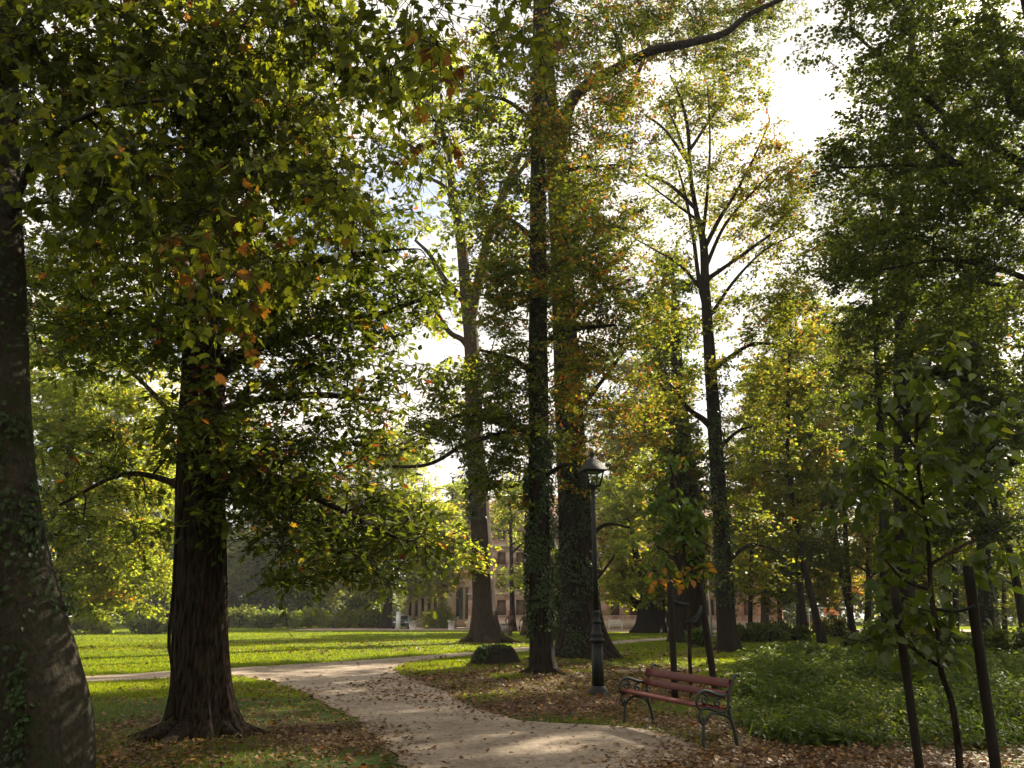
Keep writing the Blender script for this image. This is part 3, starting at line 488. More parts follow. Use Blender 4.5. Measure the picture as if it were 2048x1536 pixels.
# -- the massive trunk behind the lamp
tree('old_oak_tree', 'massive dark trunk with spreading roots right behind the lamp post', (1170, 1322), None,
     [(1168, 1326, 84), (1164, 1250, 77), (1157, 1150, 72), (1148, 1000, 65), (1141, 880, 58), (1134, 750, 52), (1127, 600, 46), (1120, 460, 41), (1112, 340, 38), (1104, 250, 34), (1098, 150, 24), (1092, 0, 18), (1090, -200, 12)],
     [[(1113, 330, 30), (1126, 260, 26), (1142, 205, 23, -.6), (1180, 165, 22, -1.2), (1220, 144, 21, -1.8), (1262, 122, 20, -2.3), (1310, 100, 18, -2.7), (1380, 86, 16, -3), (1450, 66, 14, -3.2), (1500, 28, 11, -3.3), (1560, 0, 9, -3.4), (1640, -40, 8, -3.4)], [(1250, 128, 10), (1232, 70, 8, .3), (1200, 20, 5, .5)], [(1290, 110, 9), (1260, 190, 6, -.2), (1240, 240, 4, -.3)],
      [(1140, 840, 16), (1190, 780, 9, .4), (1250, 700, 6, .8)], [(1160, 1090, 12), (1210, 1050, 7, .4), (1260, 1055, 4, .6)], [(1165, 1180, 9), (1200, 1150, 6, .4), (1230, 1110, 4, .6)], [(1130, 660, 16), (1180, 600, 10, .5), (1260, 560, 6, .8)]],
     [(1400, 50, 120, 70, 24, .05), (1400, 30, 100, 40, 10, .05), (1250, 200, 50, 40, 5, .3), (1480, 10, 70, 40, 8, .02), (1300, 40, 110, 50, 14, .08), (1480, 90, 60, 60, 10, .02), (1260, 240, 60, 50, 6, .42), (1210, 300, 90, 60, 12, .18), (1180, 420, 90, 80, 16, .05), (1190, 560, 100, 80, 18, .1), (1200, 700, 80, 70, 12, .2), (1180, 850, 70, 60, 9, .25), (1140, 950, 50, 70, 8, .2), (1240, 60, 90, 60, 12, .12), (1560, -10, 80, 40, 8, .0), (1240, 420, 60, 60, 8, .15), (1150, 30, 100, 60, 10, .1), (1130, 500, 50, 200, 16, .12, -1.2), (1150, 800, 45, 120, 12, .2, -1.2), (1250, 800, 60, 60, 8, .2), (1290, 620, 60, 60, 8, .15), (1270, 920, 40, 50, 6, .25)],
     'oak', M['redoak'], .165, 14500, M['barkdark'], seed=15, roots=(8, 1.5, .16), cr=1.0, ntw=8, amp=.15, lobes=8, flare=.70, flare_h=.8, sides=110, depth=2.6, fine=.02, flat=.4, ivy=[(2.2, 10, 2600, .090, -PI*.5, .7, .08), (.2, 2.6, 500, .08, -PI*.75, .3, .06), (4, 10, 900, .10, -PI*.97, .25, .2)])
# -- forked tree to the right
tree('forked_tree', 'tall forked tree with sparse yellowing leaves rising behind the nettles', (1457, 1304), None,
     [(1458, 1306, 38), (1452, 1230, 36), (1445, 1100, 32), (1436, 960, 29), (1427, 820, 26), (1418, 690, 22), (1411, 580, 18), (1407, 490, 15), (1392, 420, 10), (1380, 340, 8), (1376, 260, 7), (1362, 200, 5), (1340, 150, 3)],
     [[(1407, 500, 10), (1438, 440, 8), (1475, 380, 6), (1515, 300, 4), (1540, 240, 2.5)], [(1412, 590, 8), (1360, 530, 6), (1310, 500, 4), (1275, 480, 2.5)], [(1409, 540, 9), (1450, 450, 6), (1510, 380, 4), (1560, 330, 2.5)], [(1415, 640, 8), (1470, 560, 6), (1530, 500, 4), (1590, 470, 2.5)], [(1405, 480, 8), (1415, 380, 6), (1420, 280, 4), (1415, 170, 2.5)], [(1378, 330, 6), (1350, 250, 4), (1320, 190, 2.5)], [(1395, 440, 6), (1340, 400, 4), (1285, 360, 2.5)], [(1416, 640, 11), (1398, 560, 9), (1386, 470, 7), (1368, 380, 5), (1345, 300, 3)], [(1440, 870, 18), (1408, 840, 13), (1375, 815, 9), (1345, 770, 6), (1330, 740, 4)], [(1412, 560, 10), (1470, 520, 7), (1540, 470, 5)], [(1380, 330, 8), (1330, 260, 5), (1290, 230, 4)],
      [(1395, 420, 9), (1340, 370, 6), (1290, 350, 4)], [(1425, 740, 10), (1500, 690, 7), (1560, 690, 5)], [(1448, 1130, 9), (1500, 1090, 6), (1550, 1100, 4)], [(1380, 300, 7), (1420, 240, 5), (1450, 200, 3)], [(1435, 900, 9), (1480, 860, 6), (1530, 850, 4)]],
     [(1360, 220, 90, 70, 20, .10), (1460, 220, 80, 70, 16, .16), (1500, 330, 80, 70, 16, .30), (1330, 360, 80, 70, 12, .06), (1420, 380, 80, 60, 12, .15), (1320, 500, 80, 60, 12, .1), (1520, 470, 70, 60, 10, .15), (1500, 580, 80, 60, 10, .1), (1340, 650, 80, 60, 12, .12), (1320, 800, 90, 60, 14, .22), (1500, 730, 80, 70, 10, .1), (1520, 880, 70, 70, 10, .12), (1550, 640, 60, 60, 10, .12), (1570, 420, 60, 70, 12, .2), (1500, 440, 60, 50, 8, .2), (1480, 640, 60, 60, 8, .1), (1590, 560, 50, 60, 8, .1), (1560, 330, 50, 60, 8, .3), (1500, 1050, 80, 70, 12, .1), (1500, 1140, 80, 40, 8, .16), (1400, 160, 60, 40, 8, .1), (1400, 760, 50, 60, 5, .1)],
     'tuft', M['autumn'], .15, 13500, M['barkdark'], seed=16, roots=(6, .9, .1), cr=1.05, lm=2.6, km=2.0, ntw=8, amp=.08, lobes=6, flare=.55, flare_h=.5, sides=40, depth=3.0, tw=.85, ivy=[(2.0, 11, 1500, .14, -PI*.6, .8, .14), (1.5, 10, 500, .14, 0, .3, .16)])
# -- broad trunk behind the stakes, dark crown
tree('broad_tree', 'broad straight ribbed trunk standing directly behind the pair of planting stakes', (1377, 1285), None,
     [(1378, 1287, 74), (1376, 1250, 72), (1374, 1180, 70), (1370, 1050, 62), (1364, 900, 40), (1356, 760, 26), (1350, 640, 15), (1345, 540, 7)], [],
     [(1345, 560, 45, 60, 14, -.1), (1350, 680, 55, 80, 20, -.1), (1350, 840, 60, 90, 20, -.02), (1370, 1010, 70, 90, 22, .1), (1340, 930, 60, 60, 10, .1), (1380, 1120, 60, 40, 10, .22), (1368, 950, 45, 90, 12, .12, -1.5), (1355, 780, 45, 90, 12, .1, -1.5)],
     'tuft', M['oak'], .22, 9000, M['barkdark'], seed=17, cr=1.3, ntw=8, amp=.10, lobes=12, flare=.10, flare_h=.6, sides=60, depth=2.6, fine=.035, tw=1.4)
# -- stout low-branched tree on the yard edge
tree('pollard_tree', 'stout short trunk with low crooked limb right of the white bench', (1300, 1266), None,
     [(1302, 1268, 58), (1303, 1240, 54), (1304, 1210, 50), (1306, 1185, 46), (1312, 1150, 30), (1318, 1100, 18), (1322, 1050, 10)], [[(1296, 1215, 22), (1272, 1208, 18), (1255, 1190, 12), (1240, 1160, 8)], [(1300, 1190, 24), (1285, 1150, 18), (1270, 1100, 12), (1262, 1040, 7)], [(1310, 1190, 20), (1340, 1150, 12), (1360, 1100, 8)]],
     [(1270, 1100, 75, 90, 30, .22), (1330, 1080, 70, 90, 24, .15), (1240, 1170, 50, 45, 14, .25), (1290, 980, 70, 70, 20, .12), (1340, 1180, 60, 40, 12, .22), (1240, 1010, 45, 70, 14, .15), (1300, 1170, 60, 40, 10, .15)],
     'tuft', M['yellowgreen'], .33, 9500, M['barkdark'], seed=18, cr=1.7, ntw=8, amp=.10, lobes=7, flare=.35, flare_h=.6, sides=36, depth=4.0, tw=2.0)
# -- lawn tree in the middle distance
tree('lawn_tree', 'round yellow-green tree standing on the far lawn left of the pale wing', (772, 1257), None,
     [(772, 1259, 24), (774, 1225, 18), (778, 1190, 16), (780, 1120, 13), (782, 1040, 9), (784, 960, 5)], [],
     [(780, 960, 100, 70, 36, .12), (850, 1040, 85, 80, 32, .14), (720, 1060, 95, 80, 32, .05), (860, 1140, 70, 45, 22, .18), (700, 1160, 80, 30, 14, .12), (780, 900, 60, 30, 10, .22), (800, 1170, 90, 25, 14, .14), (900, 1090, 40, 60, 12, .15), (650, 1120, 50, 50, 12, .1)],
     'quad', M['yellowgreen'], .42, 22000, M['barkdark'], seed=19, cr=2.4, ntw=9, amp=.08, lobes=6, flare=.5, flare_h=.7, sides=30, depth=6.0, tw=2.5)
# -- sunlit tree at left
tree('sunlit_tree', 'bushy sunlit yellow-green tree at the left, its branches reaching down to the lawn', (150, 1262), 42,
     [(110, 1264, 30), (120, 1180, 24), (130, 1050, 20), (140, 900, 14), (150, 760, 7)], [],
     [(190, 820, 110, 80, 36, .06), (180, 700, 120, 80, 26, .08), (90, 880, 70, 90, 20, .05), (300, 780, 70, 70, 14, .15), (60, 1050, 50, 120, 14, .05), (240, 930, 95, 90, 40, .12), (200, 1060, 110, 90, 44, .12), (250, 1140, 80, 70, 34, .14), (150, 1170, 80, 50, 20, .1), (310, 1030, 40, 80, 14, .22), (120, 950, 80, 120, 24, .0), (300, 880, 50, 50, 10, .2), (225, 1215, 60, 18, 8, .06), (90, 780, 90, 80, 18, 0)],
     'quad', M['yellowgreen'], .20, 40000, M['barkdark'], seed=20, cr=1.35, ntw=9, depth=4.0, tw=1.3, sides=30, flat=.4)
# -- tree behind the near two trunks at upper left
tree('shade_tree', 'small-leaved tree filling the gap behind the two near left trunks, sky showing through', None, 30, [(408, 1290, 26), (402, 1000, 24), (392, 700, 20), (380, 450, 14), (372, 200, 8)], [[(398, 900, 12), (280, 760, 8), (120, 640, 5)], [(390, 650, 12), (330, 500, 8), (260, 380, 5)], [(382, 500, 11), (230, 380, 7), (100, 300, 4)], [(392, 700, 12), (500, 640, 8), (600, 560, 5)]],
     [(120, 480, 110, 140, 40, 0), (70, 640, 70, 100, 20, .02), (90, 330, 80, 100, 16, 0), (280, 420, 120, 160, 36, .02), (150, 640, 100, 80, 22, .05), (330, 680, 80, 80, 14, .05), (160, 250, 120, 110, 24, 0), (520, 640, 120, 110, 14, .08), (480, 880, 90, 60, 10, .1), (640, 260, 140, 160, 16, .06), (720, 480, 80, 120, 12, .06)],
     'tuft', M['oak'], .16, 15000, M['barkdark'], seed=21, cr=1.1, ntw=8, lm=1.9, depth=3.5, base=P(408, 1290, 30), flat=.5)
# -- big dark tree off the right edge
tree('overhanging_tree', 'big dark leafy tree at the upper right whose boughs slope down to the right edge', None, 21, [(2230, 1400, 60), (2220, 1000, 54), (2200, 700, 48), (2170, 450, 42), (2120, 250, 32), (2070, 80, 22), (2030, -100, 14)],
     [[(2190, 600, 30), (2110, 460, 25), (2048, 415, 22), (1980, 370, 19), (1920, 335, 16), (1860, 285, 12), (1830, 240, 8)], [(2150, 390, 24), (2000, 300, 16, .8), (1880, 220, 11, 1.2), (1780, 130, 8, 1.4), (1700, 60, 5, 1.6)], [(2120, 250, 24), (2030, 215, 20, .5), (2010, 120, 14, .8), (1990, 20, 8, 1)], [(2190, 640, 20), (2060, 560, 12, -.4), (1900, 520, 8, -.6), (1760, 540, 5, -.6)], [(1920, 335, 10), (1800, 330, 7), (1700, 335, 5), (1640, 330, 3)], [(2000, 570, 8), (1960, 560, 8), (1880, 500, 4)]],
     [(1900, 90, 150, 100, 44, 0), (1720, 60, 110, 90, 24, .05), (1780, 190, 90, 90, 22, .02), (1940, 230, 130, 90, 34, -.06), (1850, 330, 130, 70, 30, -.02), (1700, 320, 70, 40, 12, -.04), (1760, 450, 110, 60, 26, -.10), (1920, 450, 130, 70, 30, -.02), (1700, 500, 70, 50, 12, -.1), (2060, 100, 120, 120, 30, -.05), (2060, 330, 90, 120, 24, -.04), (2020, 560, 120, 80, 24, .02), (1840, 560, 120, 60, 18, -.05), (1940, 600, 130, 80, 26, 0, 4), (1800, 500, 110, 70, 18, -.02, 4), (2160, 250, 110, 200, 24, 0), (1880, -60, 200, 60, 20, 0)],
     'tuft', M['dark'], .115, 23000, M['barkdark'], seed=22, cr=.85, ntw=9, depth=3.0, base=[P(2230, 1400, 21)[0], 21, 0], flat=.45)
tree('tall_tree', 'very tall dense tree filling the upper right sky behind the sloping boughs', None, 38, [(1810, 1300, 40), (1808, 1150, 38), (1806, 950, 34), (1804, 750, 30), (1808, 550, 26), (1815, 350, 20), (1822, 150, 14), (1826, -100, 8)], [],  # tree added to shade the foreground; its crown fills the dense upper right
     [(1800, 250, 130, 130, 40, 0), (1880, 100, 150, 120, 40, .02), (1780, 430, 130, 110, 36, -.03), (1920, 380, 150, 130, 44, 0), (1900, 560, 140, 110, 36, 0), (1760, 600, 110, 80, 22, .04), (1660, 330, 60, 50, 10, 0), (1630, 520, 60, 70, 12, .08), (2020, 250, 130, 170, 36, 0), (1860, -80, 150, 100, 24, 0), (1700, 480, 60, 60, 8, .1), (2000, 500, 120, 110, 26, 0), (1980, 650, 100, 70, 16, .04)],
     'tuft', M['oak'], .18, 14500, M['barkdark'], seed=23, cr=1.25, ntw=9, depth=4.5, base=[P(1810, 1300, 38)[0], 38, 0], tw=1.4, sides=28)
# -- woods at the right: each its own tree
wood = [
 ('slender leaning tree with a long bare stem right of the forked tree', (1645, 1283), [(1645, 1285, 15.6), (1620, 1180, 13.3), (1592, 1050, 11.7), (1580, 950, 10.1), (1576, 800, 7.8), (1582, 640, 4.7)], [(1570, 760, 60, 70, 16, .15), (1580, 900, 75, 70, 18, .1), (1560, 1030, 75, 60, 16, .12), (1600, 650, 40, 50, 8, .25)], 'autumn', 'barkdark'),
 ('dark stem rising out of the low shrubs just right of the forked tree', (1612, 1276), [(1612, 1278, 15.6), (1604, 1210, 12.5), (1596, 1100, 10.9), (1600, 950, 8.6), (1610, 800, 5.5)], [(1620, 830, 60, 80, 16, .1), (1620, 980, 70, 80, 18, .05), (1570, 1110, 70, 50, 14, .06), (1650, 1090, 50, 50, 10, .12)], 'oak', 'barkdark'),
 ('twin-stemmed tree splitting low into a V, in front of the orange board', (1704, 1266), [(1705, 1268, 14.8), (1700, 1220, 12.5), (1694, 1120, 10.1), (1688, 1000, 8.6), (1684, 850, 6.2), (1690, 700, 3.9)], [(1690, 760, 70, 70, 18, .22), (1720, 880, 70, 70, 16, .12), (1690, 960, 70, 50, 12, .08)], 'autumn', 'barkdark'),
 ('straight ivy-clad tree with a dark crown, right of the twin-stemmed tree', (1773, 1262), [(1773, 1264, 20.3), (1770, 1150, 18.7), (1766, 1000, 17.2), (1758, 800, 14.0), (1750, 620, 9.4), (1745, 480, 5.5)], [(1740, 520, 85, 70, 22, -.05), (1760, 650, 90, 70, 20, .0), (1740, 780, 80, 70, 16, .06), (1790, 920, 70, 60, 10, .05)], 'dark', 'barkdark'),
 ('leaning tree whose stem slants left near the right edge', (2050, 1262), [(2050, 1264, 17.2), (2036, 1180, 15.6), (2016, 1090, 14.0), (1992, 1020, 12.5), (1974, 930, 10.9), (1962, 800, 7.8), (1950, 640, 4.7)], [(1950, 640, 100, 70, 22, .1), (1930, 790, 90, 80, 18, .05), (2010, 760, 80, 90, 20, -.03), (2020, 930, 70, 80, 14, .02), (1990, 1120, 70, 50, 8, .1)], 'oak', 'barkdark'),
 ('thick dark trunk in deep shade left of the tallest stake', (1972, 1258), [(1972, 1260, 28.1), (1970, 1150, 25.0), (1962, 1000, 21.8), (1955, 850, 17.2), (1945, 650, 10.9)], [(1880, 700, 90, 70, 16, -.03), (1950, 860, 80, 80, 16, -.05), (1900, 960, 80, 70, 14, .0), (1920, 1060, 80, 50, 10, 0)], 'dark', 'barkdark'),
 ('thin trunk half hidden by the big-leaved sapling', (1912, 1256), [(1912, 1258, 11.7), (1910, 1150, 10.1), (1900, 1000, 8.6), (1890, 850, 5.5)], [(1870, 840, 70, 60, 12, .1), (1850, 980, 70, 60, 10, .08), (1870, 1120, 70, 50, 8, .06)], 'autumn', 'barkdark')]
dist = [47, 52, 62, 42, 36, 34, 50]
for i, (lab, buv, tk, rg, mt, bk) in enumerate(wood):
    lim = [[(1702, 1235, 12), (1680, 1130, 11), (1664, 1020, 9), (1655, 880, 6)]] if i == 2 else []
    tree('woodland_tree', lab, buv, dist[i], tk, lim, rg, 'tuft', M[mt], .19 if dist[i] < 55 else .24, 7000, M[bk], 'trees of the woods at the right', 40+i, 1.35, 8, sides=28, depth=3.2, tw=1.4, flare=.45, base=[P(buv[0], buv[1], dist[i])[0], dist[i], 0], ivy=[(1, 12, 900, .16, -PI*.5, 1.0, .14)] if i in (3, 5) else None)
# -- background trees, building side and far right
back = [
 ('pale yellow tree glowing in front of the brick facade, left of the ivy-clad trunk', (1026, 1254), 78, [(1026, 1256, 12), (1024, 1180, 10), (1022, 1080, 7), (1020, 1000, 4)], [(1030, 1000, 42, 42, 18, .10), (1000, 1030, 30, 40, 9, .1), (1048, 1090, 14, 30, 3, .0), (1035, 1160, 26, 22, 5, 0)], 'yellowgreen', 2300, .32),
 ('golden tree behind the pollard, its top seen beside the lantern', (1192, 1250), 84, [(1192, 1252, 12), (1198, 1150, 10), (1222, 1000, 8), (1240, 880, 5)], [(1240, 880, 55, 60, 18, .22), (1240, 1000, 50, 70, 18, .15), (1280, 800, 60, 60, 14, .22), (1215, 760, 50, 60, 10, .2)], 'autumn', 8000, .36),
 ('yellowing tree with open crown far behind the forked tree', (1530, 1250), 82, [(1530, 1252, 16), (1530, 1150, 14), (1528, 1000, 10), (1526, 800, 6)], [(1540, 800, 70, 80, 20, .18), (1500, 920, 70, 80, 18, .15), (1550, 1030, 70, 70, 18, .1), (1500, 1120, 60, 40, 10, .15), (1460, 990, 40, 70, 10, .12)], 'autumn', 11000, .36),
 ('bright yellow tree far back above the orange board', (1668, 1250), 88, [(1668, 1252, 14), (1666, 1150, 12), (1664, 900, 8), (1662, 740, 5)], [(1650, 720, 75, 70, 24, .28), (1690, 850, 80, 90, 24, .2), (1640, 960, 60, 90, 18, .2), (1680, 1080, 70, 50, 10, .25), (1730, 1150, 50, 40, 10, .35), (1650, 1170, 40, 30, 6, .2)], 'autumn', 14000, .36),
 ('orange-tinged tree far back between the ivy-clad tree and the sapling', (1830, 1250), 86, [(1830, 1252, 14), (1832, 1100, 12), (1834, 900, 8), (1834, 720, 5)], [(1830, 740, 90, 80, 24, .16), (1850, 900, 90, 90, 24, .12), (1800, 1050, 70, 80, 18, .22), (1860, 1130, 80, 60, 16, .2)], 'autumn', 13000, .36),
 ('dull green tree far back at the right edge', (1990, 1250), 80, [(1990, 1252, 16), (1990, 1100, 14), (1992, 900, 10), (1994, 700, 6)], [(1980, 660, 100, 90, 22, .08), (2030, 830, 90, 90, 20, .03), (1970, 980, 90, 90, 20, .06), (2020, 1100, 80, 70, 18, .08), (1940, 1170, 80, 40, 12, .1)], 'oak', 13000, .36)]
back += [('low golden-green tree in the deep wood behind the right-hand stakes, among the background trees', (1860, 1262), 56, [(1860, 1272, 9), (1862, 1180, 8), (1866, 1050, 6), (1868, 960, 3)], [(1860, 980, 70, 60, 14, .12), (1830, 1090, 60, 60, 12, .15), (1890, 1150, 60, 45, 12, .18), (1840, 1190, 40, 25, 6, .2)], 'autumn', 5500, .22),
 ('low yellow-green tree at the right edge beyond the tallest stake, among background trees', (2010, 1262), 54, [(2010, 1272, 9), (2008, 1180, 8), (2004, 1050, 6), (2000, 960, 3)], [(2000, 960, 60, 60, 12, .1), (2030, 1060, 50, 60, 12, .1), (1990, 1140, 60, 50, 12, .12), (2030, 1190, 40, 30, 6, .15)], 'yellowgreen', 4500, .21)]
back += [('slim golden-green tree before the right end of the brick wall, among the background trees', (1500, 1262), 58, [(1500, 1270, 9), (1502, 1150, 8), (1506, 1000, 6), (1508, 860, 3)], [(1500, 900, 70, 70, 14, .12), (1480, 1020, 60, 70, 14, .18), (1530, 1100, 70, 60, 16, .12), (1490, 1170, 60, 35, 10, .2), (1545, 1190, 40, 30, 7, .15)], 'autumn', 6500, .24),
 ('slim olive-gold tree just left of the leaning stems, among the background trees', (1560, 1262), 60, [(1560, 1270, 9), (1558, 1150, 8), (1556, 950, 6), (1554, 780, 3)], [(1560, 800, 60, 80, 14, .1), (1545, 950, 60, 70, 14, .12), (1575, 1080, 60, 60, 14, .15), (1600, 1170, 50, 35, 9, .2)], 'autumn', 6500, .24),
 ('slim golden tree between the twin-stemmed tree and the ivy-clad tree, among the background trees', (1738, 1262), 64, [(1738, 1270, 9), (1736, 1150, 8), (1734, 950, 6), (1732, 800, 3)], [(1735, 820, 60, 70, 12, .2), (1720, 960, 60, 70, 12, .2), (1745, 1090, 50, 60, 10, .25)], 'autumn', 5500, .25)]
back += [('olive tree with thin straight stem right of the forked tree, among the background trees', (1600, 1252), 66, [(1600, 1262, 14), (1598, 1100, 12), (1594, 900, 9), (1592, 640, 4)], [(1600, 640, 60, 80, 16, .1), (1580, 760, 70, 90, 20, .05), (1620, 900, 70, 90, 20, .02), (1560, 1000, 70, 80, 16, .05), (1610, 1110, 70, 60, 14, .1)], 'oak', 10000, .28),
 ('olive tree with thin stem left of the ivy-clad dark-crowned tree, among the background trees', (1735, 1252), 70, [(1735, 1262, 13), (1738, 1100, 11), (1732, 900, 9), (1728, 700, 4)], [(1720, 700, 70, 80, 18, .12), (1750, 830, 70, 90, 20, .05), (1720, 960, 60, 80, 16, .08), (1760, 1080, 60, 60, 12, .12), (1800, 760, 60, 80, 14, .05)], 'oak', 10000, .28),
 ('yellow-green tree in the gap just left of the forked tree, among the background trees', (1330, 1250), 88, [(1330, 1252, 12), (1328, 1050, 10), (1320, 800, 6), (1318, 640, 4)], [(1310, 660, 60, 80, 14, .12), (1290, 780, 50, 80, 14, .15), (1270, 900, 50, 70, 12, .15), (1330, 900, 50, 80, 12, .1)], 'yellowgreen', 7000, .36),
 ('pale yellow-green tree far behind, between the lawn tree and the leaning pale trunk', (900, 1250), 112, [(900, 1252, 12), (902, 1150, 10), (904, 1040, 6), (906, 960, 4)], [(900, 1010, 60, 50, 18, .05), (880, 1080, 60, 60, 16, .05), (930, 1110, 40, 60, 12, .05)], 'yellowgreen', 7000, .45)]
for i, (lab, buv, Y, tk, rg, mt, nl, ls) in enumerate(back):
    tree('background_tree', lab, buv, Y, tk, [], rg, 'quad', M[mt], ls, nl, M['barkdark'], 'background trees in autumn colour', 60+i, 2.1, 8, sides=20, depth=4.5, tw=2.2, base=[P(buv[0], buv[1], Y)[0], Y, 0])
far = [(60, 118, 560, 200, 'dark'), (200, 122, 760, 160, 'dark'), (420, 112, 880, 120, 'olive'), (520, 120, 900, 130, 'blue'), (610, 114, 930, 120, 'grey'), (680, 126, 980, 110, 'pale'), (340, 126, 900, 120, 'tall')]
for i, (u, Y, top, wd, w_) in enumerate(far):
    lab = {'dark': ['tall dark tree at the far left behind the near maple trunk', 'dark tree behind the sunlit tree at the left'][min(i, 1)], 'olive': 'dark green tree at the lawn edge just right of the thick furrowed trunk', 'blue': 'hazy blue-green tree second along the far lawn edge', 'grey': 'shadowy rounded tree at the middle of the far lawn edge', 'pale': 'far tree in shade left of the lawn tree', 'tall': 'dark far tree half hidden behind the thick furrowed trunk'}[w_]
    mid = (top+1245)/2; hh = (1245-top)/2
    tree('forest_tree', lab, (u, 1248), Y, [(u, 1250, 16), (u+4, 1150, 13), (u+2, mid, 10), (u, top+30, 4)], [], [(u, top+hh*.45, wd*.42, hh*.45, 30), (u-wd*.2, mid+hh*.2, wd*.45, hh*.5, 34), (u+wd*.25, mid+hh*.35, wd*.42, hh*.45, 34), (u, 1200, wd*.5, 38, 18)],
         'quad', M['forest'], .50, 13000, M['barkdark'], 'dark trees along the far edge of the lawn', 80+i, 2.8, 8, sides=16, depth=5, tw=2.5, zmin=.6, base=[P(u, 1250, Y)[0], Y, 0])
# -- small trees on the lawn
for i, (u, v, hv, mt, lab, w) in enumerate([(652, 1253, 1190, 'autumn', 'thin sapling with orange leaves on the far lawn', 26), (718, 1256, 1195, 'oak', 'small dark green sapling beside the white post on the far lawn', 34), (763, 1251, 1180, 'forest', 'thin leaning sapling touching the lawn tree trunk', 20)]):
    b = G(u, v); tree('lawn_sapling', lab, (u, v), None, [(u, v+1, 3.2), (u+1, (v+hv)/2, 2.6), (u+1, hv, 1.5)], [], [(u, hv, w, 22, 14, .25 if i == 0 else 0)], 'quad', M[mt], .30, 900, M['barkdark'], 'young trees on the far lawn', 95+i, .9, 6, sides=10, depth=1.5, flare=.2, tw=1.2)
tree('yew_tree', 'narrow dark evergreen between the ivy-clad trunk and the massive trunk', (1122, 1284), 52, [(1122, 1286, 14), (1122, 1200, 8), (1121, 1110, 3)], [], [(1120, 1130, 16, 40, 12, -.1), (1120, 1200, 24, 45, 22, -.1), (1122, 1255, 26, 28, 16, -.1)], 'tuft', M['dark'], .20, 4500, M['barkdark'], None, 99, .8, 8, sides=16, depth=.9, zmin=.25, base=[P(1122, 1286, 52)[0], 52, 0], cat='evergreen')
# -- bushes
def bush(label, u, v, w, h, Y, mt, nl, ls, seed, group='shrubs along the wood edge', cat='bush', name='bush'):
    rng = np.random.default_rng(seed); b = P(u, v, Y); b[2] = 0; q = px(b); W_, H_ = w*q/2, h*q*1.05; root = thing(name, label, cat, b, group)
    k = max(10, int(W_*10)); cs = b + np.column_stack([rng.uniform(-1, 1, k)*W_*.85, rng.uniform(-1, 1, k)*min(W_*.6, 2.2), rng.uniform(.2, .75, k)*H_]); cs[:, 2] *= (1-.5*(np.abs(cs[:, 0]-b[0])/W_)**2)
    nt_ = k*9; ci = np.repeat(np.arange(k), 9); dr = unit(rng.normal(size=(nt_, 3))+np.array([0, 0, .4])); A = cs[ci]; C = A + dr*(H_*.30*rng.uniform(.5, 1.2, nt_))[:, None]; B = (A+C)/2 + np.array([0, 0, .05])
    sm = MB(); st = b + np.column_stack([rng.uniform(-.6, .6, k)*W_, rng.uniform(-.5, .5, k)*min(W_*.5, 1.5), np.zeros(k)]); bez_tubes(sm, st, (st+cs)/2, cs, np.full(k, .02), np.full(k, .008)); bez_tubes(sm, A, B, C, np.full(nt_, .006), np.full(nt_, .003)); sm.build('stems', M['barkdark'], root)
    li = rng.integers(0, nt_, nl); t = rng.random(nl)[:, None]; pos = (1-t)*A[li] + t*C[li] + rng.normal(0, .1*H_, (nl, 3)); pos[:, 2] = np.maximum(pos[:, 2], .05)
    d = unit(rng.normal(size=(nl, 3))); nn = unit(rng.normal(0, .6, (nl, 3)) + np.array([0, -.2, 1.])); cm = MB(); leaves(cm, pos, d, nn, ls*rng.uniform(.6, 1.2, nl), np.clip(rng.beta(2, 2.4, nl), 0, 1), 'tuft'); cm.build('foliage', M[mt], root); return root
for a in [('dark low shrub spreading in front of the brick wall, left part', 1510, 1272, 110, 38, 50, 'dark', 5000, .20, 201), ('shrub at the foot of the brick wall, just left of the leaning stems', 1575, 1268, 90, 34, 52, 'dark', 4500, .20, 202), ('reddish dark shrub below the orange board', 1660, 1262, 80, 32, 62, 'redoak', 3000, .22, 203),
          ('dark glossy shrub right of the twin-stemmed tree', 1760, 1300, 120, 52, 34, 'dark', 4500, .15, 204), ('wide shadowed shrub beyond the nettles at the right', 1900, 1306, 150, 62, 32, 'dark', 6000, .15, 205), ('shaded shrub at the right edge behind the stakes', 2030, 1310, 130, 70, 30, 'oak', 6000, .14, 206),
          ('fresh green shoots at the foot of the broad trunk', 1392, 1293, 40, 44, 42, 'nettle', 900, .20, 207)]: bush(*a)
for i, (u, w, h, mt) in enumerate([(480, 80, 40, 'forest'), (550, 90, 38, 'forest'), (620, 80, 36, 'yellowgreen'), (690, 80, 34, 'yellowgreen'), (745, 60, 40, 'yellowgreen'), (300, 70, 36, 'forest'), (180, 90, 42, 'yellowgreen')]):
    bush(['green shrub first right of the thick furrowed trunk on the far lawn edge', 'green shrub second along the far lawn edge', 'olive shrub behind the orange-leaved sapling', 'yellowish shrub behind the white post', 'yellowish shrub left of the lawn tree trunk', 'dark rounded shrub under the sunlit tree', 'pale shrub left under the sunlit tree'][i], u, 1250, w, h, 98 if i < 5 else 70, mt, 3500, .32, 220+i, 'shrubs along the far edge of the lawn')
bush('leafy shrub before the white wing between the two planters', 876, 1248, 46, 46, 96, 'yellowgreen', 1600, .34, 230, 'shrubs at the building')
